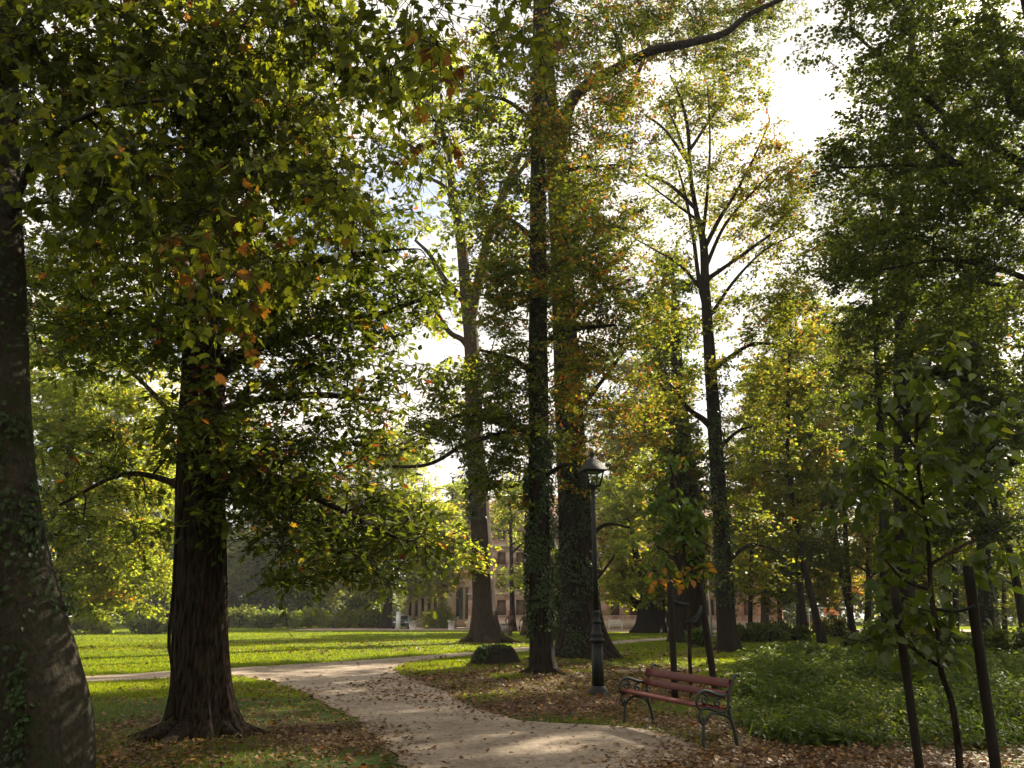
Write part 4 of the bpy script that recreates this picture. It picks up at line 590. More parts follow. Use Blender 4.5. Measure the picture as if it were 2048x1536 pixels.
# ivy stump
c = G(990, 1331); root = thing('tree_stump', 'broad low stump overgrown with ivy in front of the ivy-clad trunk', 'tree stump', (c[0], c[1], 0)); q = px(c)
sm = MB(); pr = np.array([(1.12, -.1), (1.0, .05), (.86, .22), (.74, .42), (.66, .52), (.55, .56), (.25, .58), (0.01, .57)])*np.array([[50*q, 1.0]]); sm.lathe((0, 0, 0), pr, 40); sv = sm.v[0]; a = np.arctan2(sv[:, 1], sv[:, 0]); sm.v[0] = sv*np.column_stack([1+.10*np.cos(5*a+1)+.05*np.cos(9*a), 1+.10*np.cos(5*a+1), 1+.06*np.cos(3*a)]) + np.array([c[0], c[1], 0]); sm.build('stump', M['barkdark'], root, True)
im = MB(); k = 1900; rr = np.random.default_rng(5); th = rr.uniform(0, 6.283, k); s = rr.beta(2, 1.3, k); R = np.interp(s, [0, .5, .8, 1], [1.05, .80, .68, .25])*50*q; Z = np.interp(s, [0, .5, .8, 1], [.05, .36, .54, .60]); keep = (s > .80) | ((np.cos(th-3.4) > .55) & (s > .2)); th, R, Z = th[keep], R[keep], Z[keep]; k = len(th)
ra = np.column_stack([np.cos(th), np.sin(th), np.full(k, .5)]); leaves(im, np.array([c[0], c[1], 0]) + np.column_stack([np.cos(th)*R, np.sin(th)*R, Z + rr.uniform(0, .06, k)]), unit(np.array([0, 0, -1]) + .7*rr.normal(size=(k, 3))), unit(ra + .5*rr.normal(size=(k, 3))), .085*rr.uniform(.6, 1.3, k), rr.beta(2, 2, k), 'ivy'); im.build('ivy', M['ivy'], root)
# young trees between planting stakes
def sapling(label, tk, lim, rg, Y, nl, ls, seed, lmat='sapling'):
    return tree('young_tree', label, (tk[0][0], tk[0][1]), Y, tk, lim, rg, 'ovate', M[lmat], ls, nl, M['bark'], None, seed, .26, 6, sides=14, depth=.55, flare=.1, tw=.45, lm=1.5 if Y < 10 else 1.3, km=1.2, zmin=.8, base=[P(tk[0][0], tk[0][1], Y)[0], Y, 0], droop=.35, fine=.01, amp=.03, cat='young tree', flat=.5)
sapling('young tree with large drooping dark green leaves between the two right-hand stakes', [(1922, 1590, 14), (1915, 1480, 13), (1902, 1400, 12), (1882, 1340, 11), (1880, 1290, 10), (1862, 1180, 9), (1856, 1080, 8.5), (1842, 980, 7.5), (1832, 880, 6.5), (1842, 780, 6), (1870, 700, 4)],
        [[(1876, 1330, 9), (1850, 1315, 7), (1818, 1290, 5, -.2)], [(1860, 1180, 8), (1810, 1160, 6, -.2), (1770, 1120, 4, -.4)], [(1848, 1020, 7), (1790, 980, 5, -.1), (1740, 950, 3, -.2)], [(1844, 1000, 7), (1900, 960, 5, .2), (1980, 860, 3, .3)], [(1834, 900, 7), (1780, 830, 5, .1), (1730, 800, 3, .2)], [(1836, 860, 6), (1890, 790, 4, .2)], [(1858, 1130, 7), (1930, 1090, 5, .1), (2000, 1060, 3, .2)]],
        [(1870, 720, 60, 40, 7), (1800, 800, 90, 45, 10), (1890, 840, 80, 50, 10), (1960, 830, 70, 30, 6), (1780, 920, 90, 40, 10), (1880, 950, 90, 50, 12), (1960, 930, 60, 50, 6), (1730, 1000, 60, 35, 7), (1840, 1060, 70, 50, 9), (1930, 1110, 70, 40, 7), (1800, 1160, 70, 45, 9), (1880, 1230, 60, 50, 9), (1760, 1250, 55, 40, 6), (1840, 1290, 50, 30, 5), (1700, 950, 40, 25, 3)], 8.6, 760, .150, 301)
sapling('young tree with broad green and orange-tipped leaves between the pair of stakes behind the bench', [(1383, 1392, 8), (1380, 1330, 7.5), (1378, 1250, 7), (1372, 1150, 7), (1366, 1080, 6.5), (1358, 1000, 6), (1340, 930, 4)],
        [[(1374, 1160, 6), (1340, 1110, 4), (1310, 1090, 3)], [(1368, 1090, 5), (1400, 1050, 4), (1425, 1040, 2)], [(1360, 1010, 5), (1310, 990, 3)]],
        [(1325, 1000, 45, 25, 10, -.1), (1370, 1010, 50, 30, 10, -.05), (1330, 1065, 50, 25, 10, -.05), (1390, 1070, 40, 30, 8, 0), (1350, 920, 25, 30, 5, -.1), (1350, 1120, 55, 25, 8, .1), (1385, 1150, 40, 18, 5, .55), (1330, 1150, 25, 15, 3, .6)], 17, 430, .165, 302, 'sapling2')
# ================================================================== OBJECTS
# ---- planting stakes
def stake(label, top, bot, Y, w, group):
    a, b = P(*top, Y), P(*bot, Y); r = w/2*px((a+b)/2); m = MB(); d = b-a; n = 14; pts = a + np.linspace(0, 1, n)[:, None]*d; rr = np.full(n, r); m.tube(pts, rr, 14, True, lambda th, p: 1 + .03*np.sin(3*th[None]+p[:, 2][:, None]*2))
    m.tube([a, a + np.array([0, 0, .012])], [r, r*.82], 14, True)
    return tag(m.build('wooden_stake', M['stake'], None, True, at=(b[0], b[1], 0)), label, 'stake', group)
SG = 'planting stakes around the young trees'
stake('dark round stake behind the bench, the left upright one of its pair', (1340, 1166), (1350, 1396), 16.6, 13, SG)
stake('dark round stake behind the bench, the right one leaning inward at its top', (1399, 1166), (1432, 1392), 16.9, 14, SG)
stake('thinner dark stake left of the crooked sapling stem in the right foreground', (1789, 1175), (1846, 1590), 8.3, 17, SG)
stake('thickest tall dark stake at the lower right, leaning left at its top', (1936, 1135), (2000, 1600), 8.5, 20.5, SG)
def strap(label, pts, r):
    m = MB(); m.tube(smooth(pts, 20), r, 8, True, squash=1.0); return tag(m.build('rubber_strap', M['iron'], None, True, at=pts[0]), label, 'strap', 'rubber straps tying the young trees')
strap('black strap running level from the left stake behind the bench', [P(1346, 1203, 16.6), P(1360, 1207, 16.6), P(1376, 1209, 16.7)], .035)
strap('black strap sagging in a loop from the right stake behind the bench', [P(1402, 1212, 16.7), P(1396, 1228, 16.6), P(1380, 1243, 16.55), P(1374, 1245, 16.6), P(1392, 1242, 16.8), P(1404, 1222, 16.85), P(1408, 1212, 16.9)], .028)
strap('black strap from the thickest stake to the sapling stem', [P(1950, 1212, 8.45), P(1915, 1222, 8.5), P(1868, 1218, 8.6)], .018)
# ---- lamp post
b = G(1197, 1389); LX, LY = b[0], b[1]; q = px(np.array([LX, LY, 2.5])); lamp = thing('street_lamp', 'black cast-iron lamp post with a four-sided lantern, standing in leaf litter behind the bench', 'street lamp', (LX, LY, 0))
def zpx(v): return P(1190, v, LY)[2]
m = MB(); m.lathe((LX, LY, 0), [(.21, -.05), (.21, .05), (.195, .07), (.19, .10), (.165, .13), (.15, .16), (.135, .17)], 28); m.build('base', M['iron'], lamp, True)
zc = zpx(1280); m = MB(); th8 = lambda th, p: 1 + .035*np.cos(8*th[None])
m.tube([(LX, LY, .15), (LX, LY, zc-.05)], [.122, .112], 48, True, th8); m.build('shaft', M['iron'], lamp, True)
m = MB(); m.lathe((LX, LY, zc), [(.112, -.06), (.13, -.05), (.165, -.02), (.165, .005), (.145, .02), (.12, .05), (.12, .07), (.135, .09), (.125, .14), (.10, .17), (.095, .22), (.085, .30), (.075, .33), (.10, .35), (.10, .38), (.078, .40), (.070, .52), (.083, .54), (.083, .57), (.058, .60)], 30); m.build('collar', M['iron'], lamp, True)
zl = zpx(972); m = MB(); m.tube([(LX, LY, zc+.58), (LX, LY, zc+1.6), (LX, LY, zl+.09)], [.058, .052, .046], 20, True); m.lathe((LX, LY, zl), [(.046, -.10), (.065, -.08), (.065, -.04), (.05, 0), (.055, .06), (.03, .10), (.02, .12)], 18); m.build('pole', M['iron'], lamp, True)
RZ = math.radians(14); zr = zpx(944); hb, ht = .125, .195
def sq(r, z): return [(LX + r*1.414*math.cos(RZ + math.pi/4 + k*math.pi/2), LY + r*1.414*math.sin(RZ + math.pi/4 + k*math.pi/2), z) for k in range(4)]
bq, tq = sq(hb, zl), sq(ht, zr); m = MB()
for k in range(4):
    m.tube([bq[k], tq[k]], .019, 6); m.tube([bq[k], bq[(k+1) % 4]], .020, 6); m.tube([tq[k], tq[(k+1) % 4]], .022, 6)
    m.tube([bq[k], (LX, LY, zl-.02)], .012, 6)
    mid = (np.array(bq[k]) + np.array(bq[(k+1) % 4]))/2; m.tube(smooth([(LX, LY, zl-.09), (LX*.5+mid[0]*.5, LY*.5+mid[1]*.5, zl-.06), mid], 6), .011, 6)
m.build('lantern_frame', M['iron'], lamp)
mg, t, o = mat('lantern_glass'); gl = N(t, 'ShaderNodeBsdfTransparent'); gl.inputs[0].default_value = (.86, .88, .86, 1); gs = N(t, 'ShaderNodeBsdfGlossy'); gs.inputs['Roughness'].default_value = .08; mi = N(t, 'ShaderNodeMixShader'); mi.inputs[0].default_value = .10; t.links.new(gl.outputs[0], mi.inputs[1]); t.links.new(gs.outputs[0], mi.inputs[2]); t.links.new(mi.outputs[0], o.inputs[0])
bi, ti = sq(hb-.004, zl+.012), sq(ht-.006, zr-.012)
for k in range(4):
    m = MB(); m.add([bi[k], bi[(k+1) % 4], ti[(k+1) % 4], ti[k]], [[0, 1, 2, 3]]); m.build('glass_pane', mg, lamp)
z3 = zpx(921); m = MB(); R0, R1, R2, R3 = sq(.245, zr), sq(.26, zr+.02), sq(.255, zr+.035), sq(.115, z3)
rows = [sq(.17, zr-.004), R0, R1, R2, R3, sq(.075, z3+.03)]; vv = np.array(rows).reshape(-1, 3); ff = [[r*4+k, r*4+(k+1) % 4, r*4+4+(k+1) % 4, r*4+4+k] for r in range(5) for k in range(4)] + [[20, 21, 22, 23], [3, 2, 1, 0]]; m.add(vv, ff); m.build('lantern_roof', M['iron'], lamp)
m = MB(); z4 = z3+.03; m.lathe((LX, LY, z4), [(.07, 0), (.045, .04), (.035, .06), (.055, .075), (.062, .10), (.055, .125), (.062, .14), (.04, .165), (.012, .175), (.0, .18)], 16); m.build('finial', M['iron'], lamp, True)
# ---- park bench
A0, A1 = G(1247, 1449), G(1408, 1496); ax = unit(A1-A0); Lb = np.linalg.norm(A1-A0); bk = np.array([-ax[1], ax[0], 0.]); bk = bk if bk[0] > 0 else -bk
bench = thing('park_bench', 'red-slatted park bench with dark green scrolled iron sides, facing the path beside the lamp', 'bench', (A0+A1)/2)
def BW(s, d, z): return A0 + ax*s + bk*d + np.array([0, 0, z])
def spiral(cx, cz, r0, r1, a0, turns, n=26):
    t = np.linspace(0, 1, n); r = r0*(r1/r0)**t; a = a0 + turns*2*math.pi*t; return [(cx+math.cos(x)*k, cz+math.sin(x)*k) for x, k in zip(a, r)]
for s in (.02, Lb-.02):
    m = MB()
    def cv(pts, r, n=22, cvt=True):
        pts = [(p[0], p[1]) for p in pts]; sm_ = smooth(np.array(pts), n) if cvt else np.array(pts); m.tube([BW(s, p[0], p[1]) for p in sm_], r, 10, True)
    cv([(.49, -.02), (.475, .12), (.44, .26), (.405, .40), (.405, .52), (.43, .64), (.475, .76), (.525, .83), (.565, .845), (.585, .825)], np.concatenate([np.linspace(.026, .022, 11), np.linspace(.022, .019, 11)]), 22)   # back leg and upright
    cv([(.0, -.02), (.01, .12), (.02, .22), (.03, .26)], .022, 8)
    cv([(.03, .25), (-.02, .32), (-.035, .38), (-.01, .43), (.03, .45)], .019, 12)
    cv([(.03, .25), (.055, .32), (.12, .37), (.20, .395), (.30, .375), (.36, .36)], .018, 14)
    cv([(.02, .36), (.03, .30), (.035, .24)], .013, 6)
    cv([(.44, .26), (.40, .33), (.34, .37), (.26, .39)], .017, 10)
    cv([(-.02, .43), (.06, .455), (.16, .44), (.26, .405), (.34, .41), (.41, .46)], .019, 14)                          # seat rail
    cv([(.425, .63), (.38, .605), (.30, .60), (.20, .625), (.11, .655), (.03, .655), (-.03, .61), (-.055, .54), (-.04, .47), (.0, .435)], np.linspace(.024, .019, 26), 26)   # arm rest
    cv(spiral(.055, .555, .072, .016, math.pi*.55, -1.35), .014, 0, False); cv(spiral(.245, .515, .062, .014, math.pi*.45, 1.3), .014, 0, False)
    cv([(.075, .625), (.09, .60), (.11, .58)], .013, 5); cv([(.27, .605), (.275, .585), (.268, .57)], .013, 5)
    m.lathe(BW(s, .407, .47), [(.02, -.03), (.03, -.015), (.03, .015), (.02, .03)], 12)
    m.build('side_frame', M['irongreen'], bench, True)
WRED = plain('red_brown_painted_wood', (.098, .012, .009), .5, 0, .35, 7, .12, .3)
def plank(m, d0, z0, d1, z1, t, s0, s1):
    a = np.array([d0, z0]); e = np.array([d1, z1]); n = np.array([-(e-a)[1], (e-a)[0]]); n = n/np.linalg.norm(n)*t; c = .006; prof = []
    u_ = (e-a)/np.linalg.norm(e-a)*c; nn = n/np.linalg.norm(n)*c
    for p in (a+u_, e-u_, e+nn, e+n-nn, e+n-u_, a+n+u_, a+n-nn, a+nn): prof.append(p)
    k = 8; n_ = 8; ss = np.linspace(s0, s1, n_); v = [BW(x, p[0], p[1] - .004*math.sin(math.pi*(x-s0)/(s1-s0))) for x in ss for p in prof]; f = [[i*k+j, i*k+(j+1) % k, i*k+k+(j+1) % k, i*k+k+j] for i in range(n_-1) for j in range(k)]
    m.add(v, f); b0 = m.n-len(v); m.f.append((np.array([list(range(b0, b0+k))]), np.array([.5]))); m.f.append((np.array([list(range(b0+len(v)-k, b0+len(v)))[::-1]]), np.array([.5])))
m = MB()
for d0, z0, d1, z1 in [(-.045, .462, .055, .474), (.065, .473, .155, .462), (.165, .459, .255, .432), (.265, .428, .355, .420)]: plank(m, d0, z0, d1, z1, .035, -.03 if False else .0, Lb)
m.build('seat', WRED, bench)
m = MB(); plank(m, .375, .555, .410, .645, .035, .0, Lb); plank(m, .418, .685, .460, .785, .035, .0, Lb); m.build('backrest', WRED, bench)
# ---- brick building
def wallmat(name, plaster, brick, dark):
    m, t, o = mat(name); L = t.links.new; tc = N(t, 'ShaderNodeTexCoord'); mp = N(t, 'ShaderNodeMapping'); mp.inputs['Rotation'].default_value = (math.pi/2, 0, 0); L(tc.outputs['Object'], mp.inputs[0])
    bt = N(t, 'ShaderNodeTexBrick'); bt.inputs['Scale'].default_value = 1; bt.inputs['Brick Width'].default_value = .26; bt.inputs['Row Height'].default_value = .085; bt.inputs['Mortar Size'].default_value = .010; bt.inputs[1].default_value = (*brick, 1); bt.inputs[2].default_value = (*dark, 1); bt.inputs[3].default_value = (.42, .36, .30, 1); L(mp.outputs[0], bt.inputs[0])
    n = noise(t, .55, 9, tc.outputs['Object'], .72); r = ramp(t, [(.44, (0, 0, 0)), (.50, (1, 1, 1))]); L(n.outputs[0], r.inputs[0]); n2 = noise(t, 3, 6, tc.outputs['Object'], .7); rp = ramp(t, [(.3, tuple(np.array(plaster)*.72)), (.7, plaster)]); L(n2.outputs[0], rp.inputs[0])
    mx = N(t, 'ShaderNodeMixRGB'); L(r.outputs[0], mx.inputs[0]); L(bt.outputs[0], mx.inputs[1]); L(rp.outputs[0], mx.inputs[2]); p = N(t, 'ShaderNodeBsdfPrincipled'); p.inputs['Roughness'].default_value = .95; L(mx.outputs[0], p.inputs['Base Color'])
    b = N(t, 'ShaderNodeBump'); b.inputs['Strength'].default_value = .6; b.inputs['Distance'].default_value = .05; L(r.outputs[0], b.inputs['Height']); L(b.outputs[0], p.inputs['Normal']); L(p.outputs[0], o.inputs[0]); return m
MW = wallmat('ruined_brick_plaster', (.54, .36, .28), (.38, .13, .085), (.27, .10, .07)); MT = plain('stone_trim', (.46, .37, .29), .9, 0, .2, 2, .1); MWIN = plain('boarded_window', (.13, .075, .05), .8, 0, .3, 5, .1); MROOF = plain('clay_tile', (.15, .065, .045), .9, 0, .3, 6, .3); MGR = plain('dark_green_shutter', (.03, .055, .045), .6, 0, .2, 5, .05); MGL = plain('dark_window_glass', (.02, .025, .03), .15, 0, .2, 3, 0); MWH = plain('weathered_white_plaster', (.55, .51, .45), .9, 0, .15, 2.5, .08)
def facade(root, wallm, x0, x1, zt, Y, th, cols, rows, pw):
    """wall panels round real openings; rows: (z0, z1, width)"""
    m = MB(); zs = 0
    for z0, z1, w in rows:
        m.box(((x0+x1)/2, Y+th/2, (zs+z0)/2), (x1-x0, th, z0-zs)); e = x0
        for c in cols:
            m.box(((e+c-w/2)/2, Y+th/2, (z0+z1)/2), (c-w/2-e, th, z1-z0)); e = c+w/2
        m.box(((e+x1)/2, Y+th/2, (z0+z1)/2), (x1-e, th, z1-z0)); zs = z1
    m.box(((x0+x1)/2, Y+th/2, (zs+zt)/2), (x1-x0, th, zt-zs)); m.build('wall', wallm, root)
BY = 92.0; bx0, bx1 = P(936, 1228, BY)[0], P(1566, 1228, BY)[0]
bld = thing('brick_building', 'long ruined palace of bare red brick and flaking plaster behind the trees', 'building', ((bx0+bx1)/2, BY+4, 0))
sp = 2.1; cols = list(np.arange(bx0+1.6, bx1-1, sp)); rows = [(1.45, 3.1, .95), (4.3, 5.9, .95), (6.9, 8.3, .9), (9.7, 10.7, .75)]
facade(bld, MW, bx0, bx1, 12.1, BY, .5, cols, rows, 0)
m = MB()
for sx in (bx0+.25, bx1-.25): m.box((sx, BY+.5+4.5, 6.05), (.5, 9, 12.1))
m.box(((bx0+bx1)/2, BY+9.75, 6.05), (bx1-bx0, .5, 12.1)); m.build('rear_walls', MW, bld)
m = MB()
for z, d, h in ((3.75, .12, .18), (6.4, .14, .2), (9.0, .18, .3), (11.9, .35, .35), (.45, .16, .9)): m.box(((bx0+bx1)/2, BY-d/2-.002, z), (bx1-bx0+2*d, d, h))
for c in np.arange(bx0+.5, bx1, sp*2): m.box((c, BY-.045, 6.0), (.45, .085, 5.0))
m.build('cornice', MT, bld)
for z0, z1, w in rows:
    for c in cols:
        if P(1024, 1, BY) is None: continue
        m = MB(); m.box((c, BY+.32, (z0+z1)/2), (w, .06, z1-z0)); f_ = m.build('window', MWIN, bld); m = MB(); m.box((c, BY-.06, z0-.06), (w+.25, .12, .10)); m.build('sill', MT, f_)
m = MB(); ov = .5; xa, xb, ya, yb = bx0-ov, bx1+ov, BY-ov, BY+10+ov; zt = 12.12; rz = 15.4; m.add([(xa, ya, zt), (xb, ya, zt), (xb, yb, zt), (xa, yb, zt), (xa+4, (ya+yb)/2, rz), (xb-4, (ya+yb)/2, rz)], np.array([[0, 1, 5], [0, 5, 4], [2, 3, 4], [2, 4, 5], [1, 2, 5], [3, 0, 4]])); m.add([(xa, ya, zt-.02), (xb, ya, zt-.02), (xb, yb, zt-.02), (xa, yb, zt-.02)], [[3, 2, 1, 0]]); m.build('roof', MROOF, bld)
# white wing
WY = 104.0; wx0, wx1 = P(812, 1228, WY)[0], P(938, 1228, WY)[0]
wing = thing('white_building', 'pale plastered wing with dark shutters at the left end of the brick palace', 'building', ((wx0+wx1)/2, WY+3, 0))
wc = [P(u, 1228, WY)[0] for u in (820, 833, 845, 858, 870, 883, 915)]
facade(wing, MWH, wx0, wx1, 7.5, WY, .5, wc, [(1.3, 4.6, .55)], 0)
for c in wc:
    m = MB(); m.box((c, WY+.3, 2.95), (.55, .05, 3.3)); w_ = m.build('window', MGL, wing); m = MB()
    for s in (-1, 1): m.box((c+s*.24, WY+.22, 2.95), (.07, .08, 3.3))
    m.box((c, WY+.22, 3.6), (.41, .06, .07)); m.build('frame', MWH, w_)
for u in (884, 934, 922):
    x = P(u, 1228, WY)[0]; m = MB(); m.box((x, WY-.05, 2.9), (.42, .08, 3.9)); 
    for z in np.arange(1.1, 4.7, .2): m.box((x, WY-.10, z), (.36, .02, .12))
    m.build('shutter', MGR, wing)
m = MB()
for u in (814, 826.5, 839, 851.5, 864, 876.5): m.box((P(u, 1228, WY)[0], WY-.09, 3.2), (.40, .17, 6.3))
m.box(((wx0+wx1)/2, WY-.16, 6.7), (wx1-wx0+.3, .30, .5)); m.box(((wx0+wx1)/2, WY-.12, .35), (wx1-wx0+.2, .23, .7)); m.build('pilasters', MT, wing)
m = MB(); m.box(((wx0+wx1)/2, WY+4.25, 3.74), (wx1-wx0-.02, 7.5, 7.48)); m.build('wing_body', MWH, wing); m = MB(); m.box(((wx0+wx1)/2, WY+4.2, 7.62), (wx1-wx0+.8, 9, .22)); m.build('roof', MROOF, wing)
m = MB()
for u in (895, 898.5, 902, 905.5, 909, 912.5): 
    c = P(u, 1228, 99)[0]; m.tube([(c, 99, 0), (c, 99, 1.35)], .02, 6)
for z in (1.35, .95, .2): m.tube([(P(893, 1228, 99)[0], 99, z), (P(915, 1228, 99)[0], 99, z)], .025, 6)
tag(m.build('railing', M['iron'], None, at=(P(904, 1228, 99)[0], 99, 0)), 'thin dark railing before the pale wing, left of the leaning lawn tree', 'railing')
# white gate pillar, planters, white bench
x = P(797, 1228, 92)[0]; pil = thing('gate_pillar', 'square white pillar standing left of the parked car', 'pillar', (x, 92, 0)); m = MB(); m.box((x, 92, .85), (.46, .46, 1.7)); m.build('shaft', M['white'], pil); m = MB(); m.box((x, 92, 1.74), (.54, .54, .08)); m.add([(x-.27, 91.73, 1.78), (x+.27, 91.73, 1.78), (x+.27, 92.27, 1.78), (x-.27, 92.27, 1.78), (x, 92, 1.92)], np.array([[0, 1, 4], [1, 2, 4], [2, 3, 4], [3, 0, 4]])); m.build('cap', M['white'], pil)
for u, lab in ((827, 'square white planter right of the parked car'), (903, 'square white planter near the leaning lawn tree')):
    c = P(u, 1228, 88); x, y = c[0], c[1]; pl = thing('planter', lab, 'planter', (x, y, 0), 'white planters before the pale wing'); m = MB(); q4 = [(.32, .02), (.37, .82), (.41, .82), (.41, .92), (.33, .92), (.31, .80)]
    m.lathe((x, y, 0), [(r*1.3, z) for r, z in q4], 4, math.pi/4); m.build('box', M['white'], pl); m = MB(); m.add([(x-.29, y-.29, .84), (x+.29, y-.29, .84), (x+.29, y+.29, .84), (x-.29, y+.29, .84)], [[0, 1, 2, 3]]); m.build('soil', M['barkdark'], pl)
    rr = np.random.default_rng(int(u)); k = 140; m = MB(); leaves(m, np.array([x, y, .9]) + rr.normal(0, 1, (k, 3))*np.array([.25, .25, .08]), rr.normal(size=(k, 3)), rr.normal(size=(k, 3))+np.array([0, 0, 1]), .16, rr.beta(2, 2, k), 'tuft')
    tag(m.build('planter_flowers', M['nettle'], None, at=(x, y, .84)), 'low green plants growing in the ' + lab.replace('square ', ''), 'plant', 'plants in the planters')
c = P(1230, 1228, 86); x, y = c[0], c[1]; wb = thing('garden_bench', 'white garden bench standing against the foot of the brick building', 'bench', (x, y, 0))
def wbx(cx, cy, cz, dx, dy, dz, mm): mm.box((x+cx, y+cy, cz), (dx, dy, dz))
m = MB(); [wbx(0, -.25+k*.12, .45, 1.35, .09, .04, m) for k in range(4)]; m.build('seat', M['white'], wb)
m = MB(); wbx(0, .26, 1.0, 1.4, .05, .08, m); wbx(0, .26, .60, 1.4, .05, .06, m); [wbx(-.60+k*.12, .26, .80, .05, .03, .34, m) for k in range(11)]; m.build('backrest', M['white'], wb)
for sx in (-.66, .66):
    for sy in (-.26, .24): m = MB(); wbx(sx, sy, .22 if sy > 0 else .34, .07, .07, .44 if sy > 0 else .68, m); m.build('leg', M['white'], wb)
    m = MB(); wbx(sx, -.02, .70, .08, .56, .04, m); m.build('armrest', M['white'], wb)
# parked car
c = P(806, 1228, 95); x, y = c[0], c[1]; car = thing('parked_car', 'blue-grey car parked between the white pillar and the pale wing', 'car', (x, y, 0)); CB = plain('blue_grey_car_paint', (.07, .095, .13), .3, .3, .08, 3, 0)
m = MB(); prof = [(-2.0, .35), (-2.05, .62), (-1.9, .92), (-.95, 1.0), (-.35, 1.42), (1.0, 1.46), (1.75, 1.02), (2.0, .95), (2.03, .40), (1.6, .28), (-1.6, .28)]
k = len(prof); rows_ = []
for wv, ins in ((-.86, 0), (-.80, 0), (.80, 0), (.86, 0)):
    rows_.append([(x + wv*(1 if z < 1.0 else .86), y+a, z if abs(wv) < .85 else .28+(z-.28)*.97) for a, z in prof])
vv = np.array(rows_).reshape(-1, 3); m.add(vv, [[r*k+j, r*k+(j+1) % k, (r+1)*k+(j+1) % k, (r+1)*k+j] for r in range(3) for j in range(k)]); m.f.append((np.array([list(range(k))[::-1]]), np.array([.5]))); m.f.append((np.array([list(range(3*k, 4*k))]), np.array([.5]))); m.build('body', CB, car)
m = MB(); m.add([(x-.62, y-.93, 1.03), (x+.62, y-.93, 1.03), (x+.56, y-.42, 1.385), (x-.56, y-.42, 1.385)], [[0, 1, 2, 3]]); m.v[0] += np.array([0, -.02, .012]); m.build('windscreen', MGL, car)
for sx in (-1, 1):
    for sy in (-1.25, 1.25):
        m = MB(); m.tube([(x+sx*.74, y+sy, .32), (x+sx*.90, y+sy, .32)], .32, 20); w_ = m.build('wheel', M['iron'], car); m = MB(); m.tube([(x+sx*.89, y+sy, .32), (x+sx*.915, y+sy, .32)], .19, 14); m.build('rim', MT, w_)
    m = MB(); m.box((x+sx*.62, y-2.03, .72), (.34, .06, .14)); m.build('headlight', M['white'], car)
    m = MB(); m.box((x+sx*.98, y-.75, 1.05), (.18, .1, .12)); m.build('mirror', CB, car)
m = MB(); m.box((x, y-2.06, .48), (.9, .04, .14)); m.build('grille', M['iron'], car)
# white post, grey mast
c = G(714, 1252); m = MB(); m.tube([(c[0], c[1], -.1), (c[0], c[1], 2.35), (c[0], c[1], 2.42)], [.10, .095, .06], 12); m.lathe((c[0], c[1], 0), [(.16, 0), (.16, .10), (.10, .14)], 12); tag(m.build('post', M['white'], None, True, at=(c[0], c[1], 0)), 'slim white post on the far lawn beside the dark green sapling', 'post')
MP = plain('galvanised_steel', (.33, .36, .35), .5, .3, .15, 6, .05); c = G(1423, 1275); m = MB(); m.tube([P(1424, 1276, c[1]), P(1420, 1215, c[1]), P(1416, 1150, c[1])], [.085, .08, .06], 12); m.tube([P(1417, 1165, c[1]), P(1418.2, 1180, c[1])], .10, 10); tag(m.build('steel_mast', MP, None, True, at=c), 'thin pale grey steel mast left of the forked trunk', 'mast')
m = MB(); m.box((P(1425, 1257, 62)[0], 62, P(1425, 1258, 62)[2]), (2.2, .9, .07)); 
for sx in (-.9, .9): m.box((P(1425, 1257, 62)[0]+sx, 62, .2), (.08, .8, .42))
tag(m.build('low_table', plain('blue_grey_boards', (.10, .13, .17), .5, 0, .2, 6, .05), None, at=(P(1425, 1257, 62)[0], 62, 0)), 'low blue-grey slab on legs behind the thin grey mast', 'table')
# orange board behind a white rail
c = P(1666, 1228, 84); x, y = c[0], 84.; ob = thing('orange_board', 'bright orange board with dark marks standing behind the leaning stems at the right', 'board', (x+.1, y, 0)); MO = plain('orange_paint', (.95, .27, .004), .5, 0, .04, 3, .02)
def ox(u): return P(u, 1228, y)[0]
def oz(v): return P(1665, v, y)[2]
m = MB(); m.box(((ox(1648)+ox(1677))/2, y, (oz(1216)+oz(1230))/2), (ox(1677)-ox(1648), .08, oz(1216)-oz(1230))); m.build('panel', MO, ob)
m = MB()
for u, v, w, h, rz in ((1652, 1225, 1.2, 3, 0), (1657, 1222, 1.5, 6, 0), (1659, 1220, 3, 1.4, 0), (1668, 1223, 4, 1.4, 0), (1671, 1219, 2.2, 2.2, 0), (1675, 1218, 3, 1.8, 0)): m.box((ox(u), y-.052, oz(v)), (w*px(c), .02, h*px(c)))
m.build('marks', M['iron'], ob)
for u in (1650, 1675): m = MB(); m.box((ox(u), y+.08, oz(1230)/2+.2), (.08, .08, oz(1230)+.5)); m.build('leg', M['white'], ob)
m = MB(); y2 = 82.
for u in (1618, 1640, 1680): m.tube([(P(u, 1228, y2)[0], y2, 0), (P(u, 1228, y2)[0], y2, P(u, 1215, y2)[2])], .035, 8)
for v in (1215.5, 1222, 1228): m.tube([(P(1612, 1228, y2)[0], y2, P(1640, v, y2)[2]), (P(1690, 1228, y2)[0], y2, P(1640, v, y2)[2])], .03, 8)
tag(m.build('site_railing', M['white'], None, at=(P(1650, 1228, y2)[0], y2, 0)), 'white tube railing in front of the orange board', 'railing')
m = MB(); m.box((P(1628, 1228, 85)[0], 85, P(1628, 1225, 85)[2]*.5+.4), (1.1, .9, 1.0)); m.box((P(1628, 1228, 85)[0], 85, P(1628, 1225, 85)[2]*.5+.95), (1.2, 1.0, .1)); tag(m.build('grey_container', plain('dark_grey_metal', (.08, .09, .10), .5, .2, .2, 4, .05), None, at=(P(1628, 1228, 85)[0], 85, 0)), 'dark grey box with a lid behind the left part of the white railing', 'container')
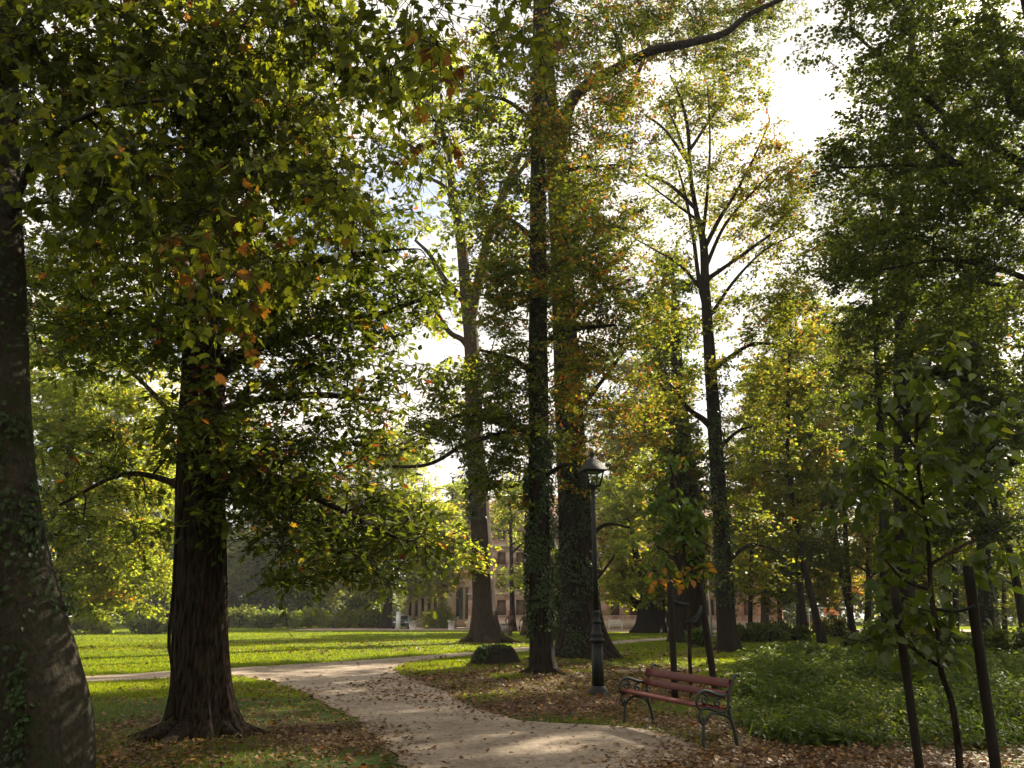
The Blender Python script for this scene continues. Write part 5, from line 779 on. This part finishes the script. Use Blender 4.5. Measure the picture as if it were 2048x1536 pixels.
# flat rusty steel figures on the lawn
RUST = plain('rusted_steel_plate', (.075, .032, .020), .85, .2, .35, 9, .2)
def fig(name, label, u, v, polys, cat, g):
    b = G(u, v); root = [];  m = MB()
    for i, pl in enumerate(polys): m.prism(pl, lambda a, h, c, i=i: (b[0]+a, b[1]-c-i*.003, h), .03)
    m.box((b[0], b[1]+.02, .02), (.7, .3, .04)); return tag(m.build(name, RUST, None, at=b), label, cat, g)
circ = lambda cx, cz, r, n=12, sy=1.0: [(cx+r*math.cos(k*2*math.pi/n), cz+r*sy*math.sin(k*2*math.pi/n)) for k in range(n)]
GG = 'flat rusty steel figures on the lawn'
fig('steel_figure', 'flat rusty steel silhouette of a gentleman with a cane standing on the lawn', 1021, 1272, [[(-.17, 0), (-.02, 0), (.0, .85), (-.16, .85)], [(.0, 0), (.13, 0), (.16, .85), (.0, .85)], [(-.20, .75), (.22, .75), (.20, 1.1), (.24, 1.45), (.10, 1.55), (-.10, 1.55), (-.24, 1.42), (-.16, 1.1)], [(-.24, 1.42), (-.18, 1.35), (-.34, 1.12), (-.22, .86), (-.28, .82), (-.43, 1.1)], circ(0, 1.66, .10, 12, 1.2), [(-.15, 1.74), (.15, 1.74), (.15, 1.77), (.10, 1.77), (.09, 1.92), (-.09, 1.92), (-.10, 1.77), (-.15, 1.77)], [(-.27, .84), (-.24, .84), (-.30, 0), (-.33, 0)], [(.22, 1.40), (.34, 1.05), (.36, .85), (.29, .85), (.26, 1.05)]], 'figure', GG)
fig('steel_figure', 'flat rusty steel silhouette of a lady in a long skirt holding a closed umbrella', 1049, 1271, [[(-.42, 0), (.42, 0), (.30, .45), (.14, 1.0), (-.14, 1.0), (-.26, .45)], [(-.14, .95), (.14, .95), (.20, 1.38), (.06, 1.48), (-.06, 1.48), (-.20, 1.38)], circ(0, 1.57, .10, 12, 1.15), circ(0, 1.70, .20, 14, .32), circ(0, 1.74, .10, 12, .6), [(-.20, 1.38), (-.13, 1.30), (-.26, 1.08), (-.40, .98), (-.43, 1.03), (-.33, 1.14)], [(-.42, 1.02), (-.39, 1.02), (-.37, .78), (-.40, .78)], [(-.385, .80), (-.33, .60), (-.36, .35), (-.385, .15), (-.41, .35), (-.45, .60)], [(.20, 1.38), (.30, 1.15), (.18, 1.0), (.14, 1.06), (.22, 1.16), (.13, 1.30)]], 'figure', GG)
x, y = P(1012, 1228, 74)[0], 74.; m = MB(); m.box((x, y, .38), (1.0, .7, .7)); m.box((x, y, .76), (1.1, .8, .07)); tag(m.build('stone_block', plain('grey_stone', (.22, .20, .17), .9, 0, .2, 4, .2), None, at=(x, y, 0)), 'low grey stone block on the lawn behind the gentleman figure', 'block')
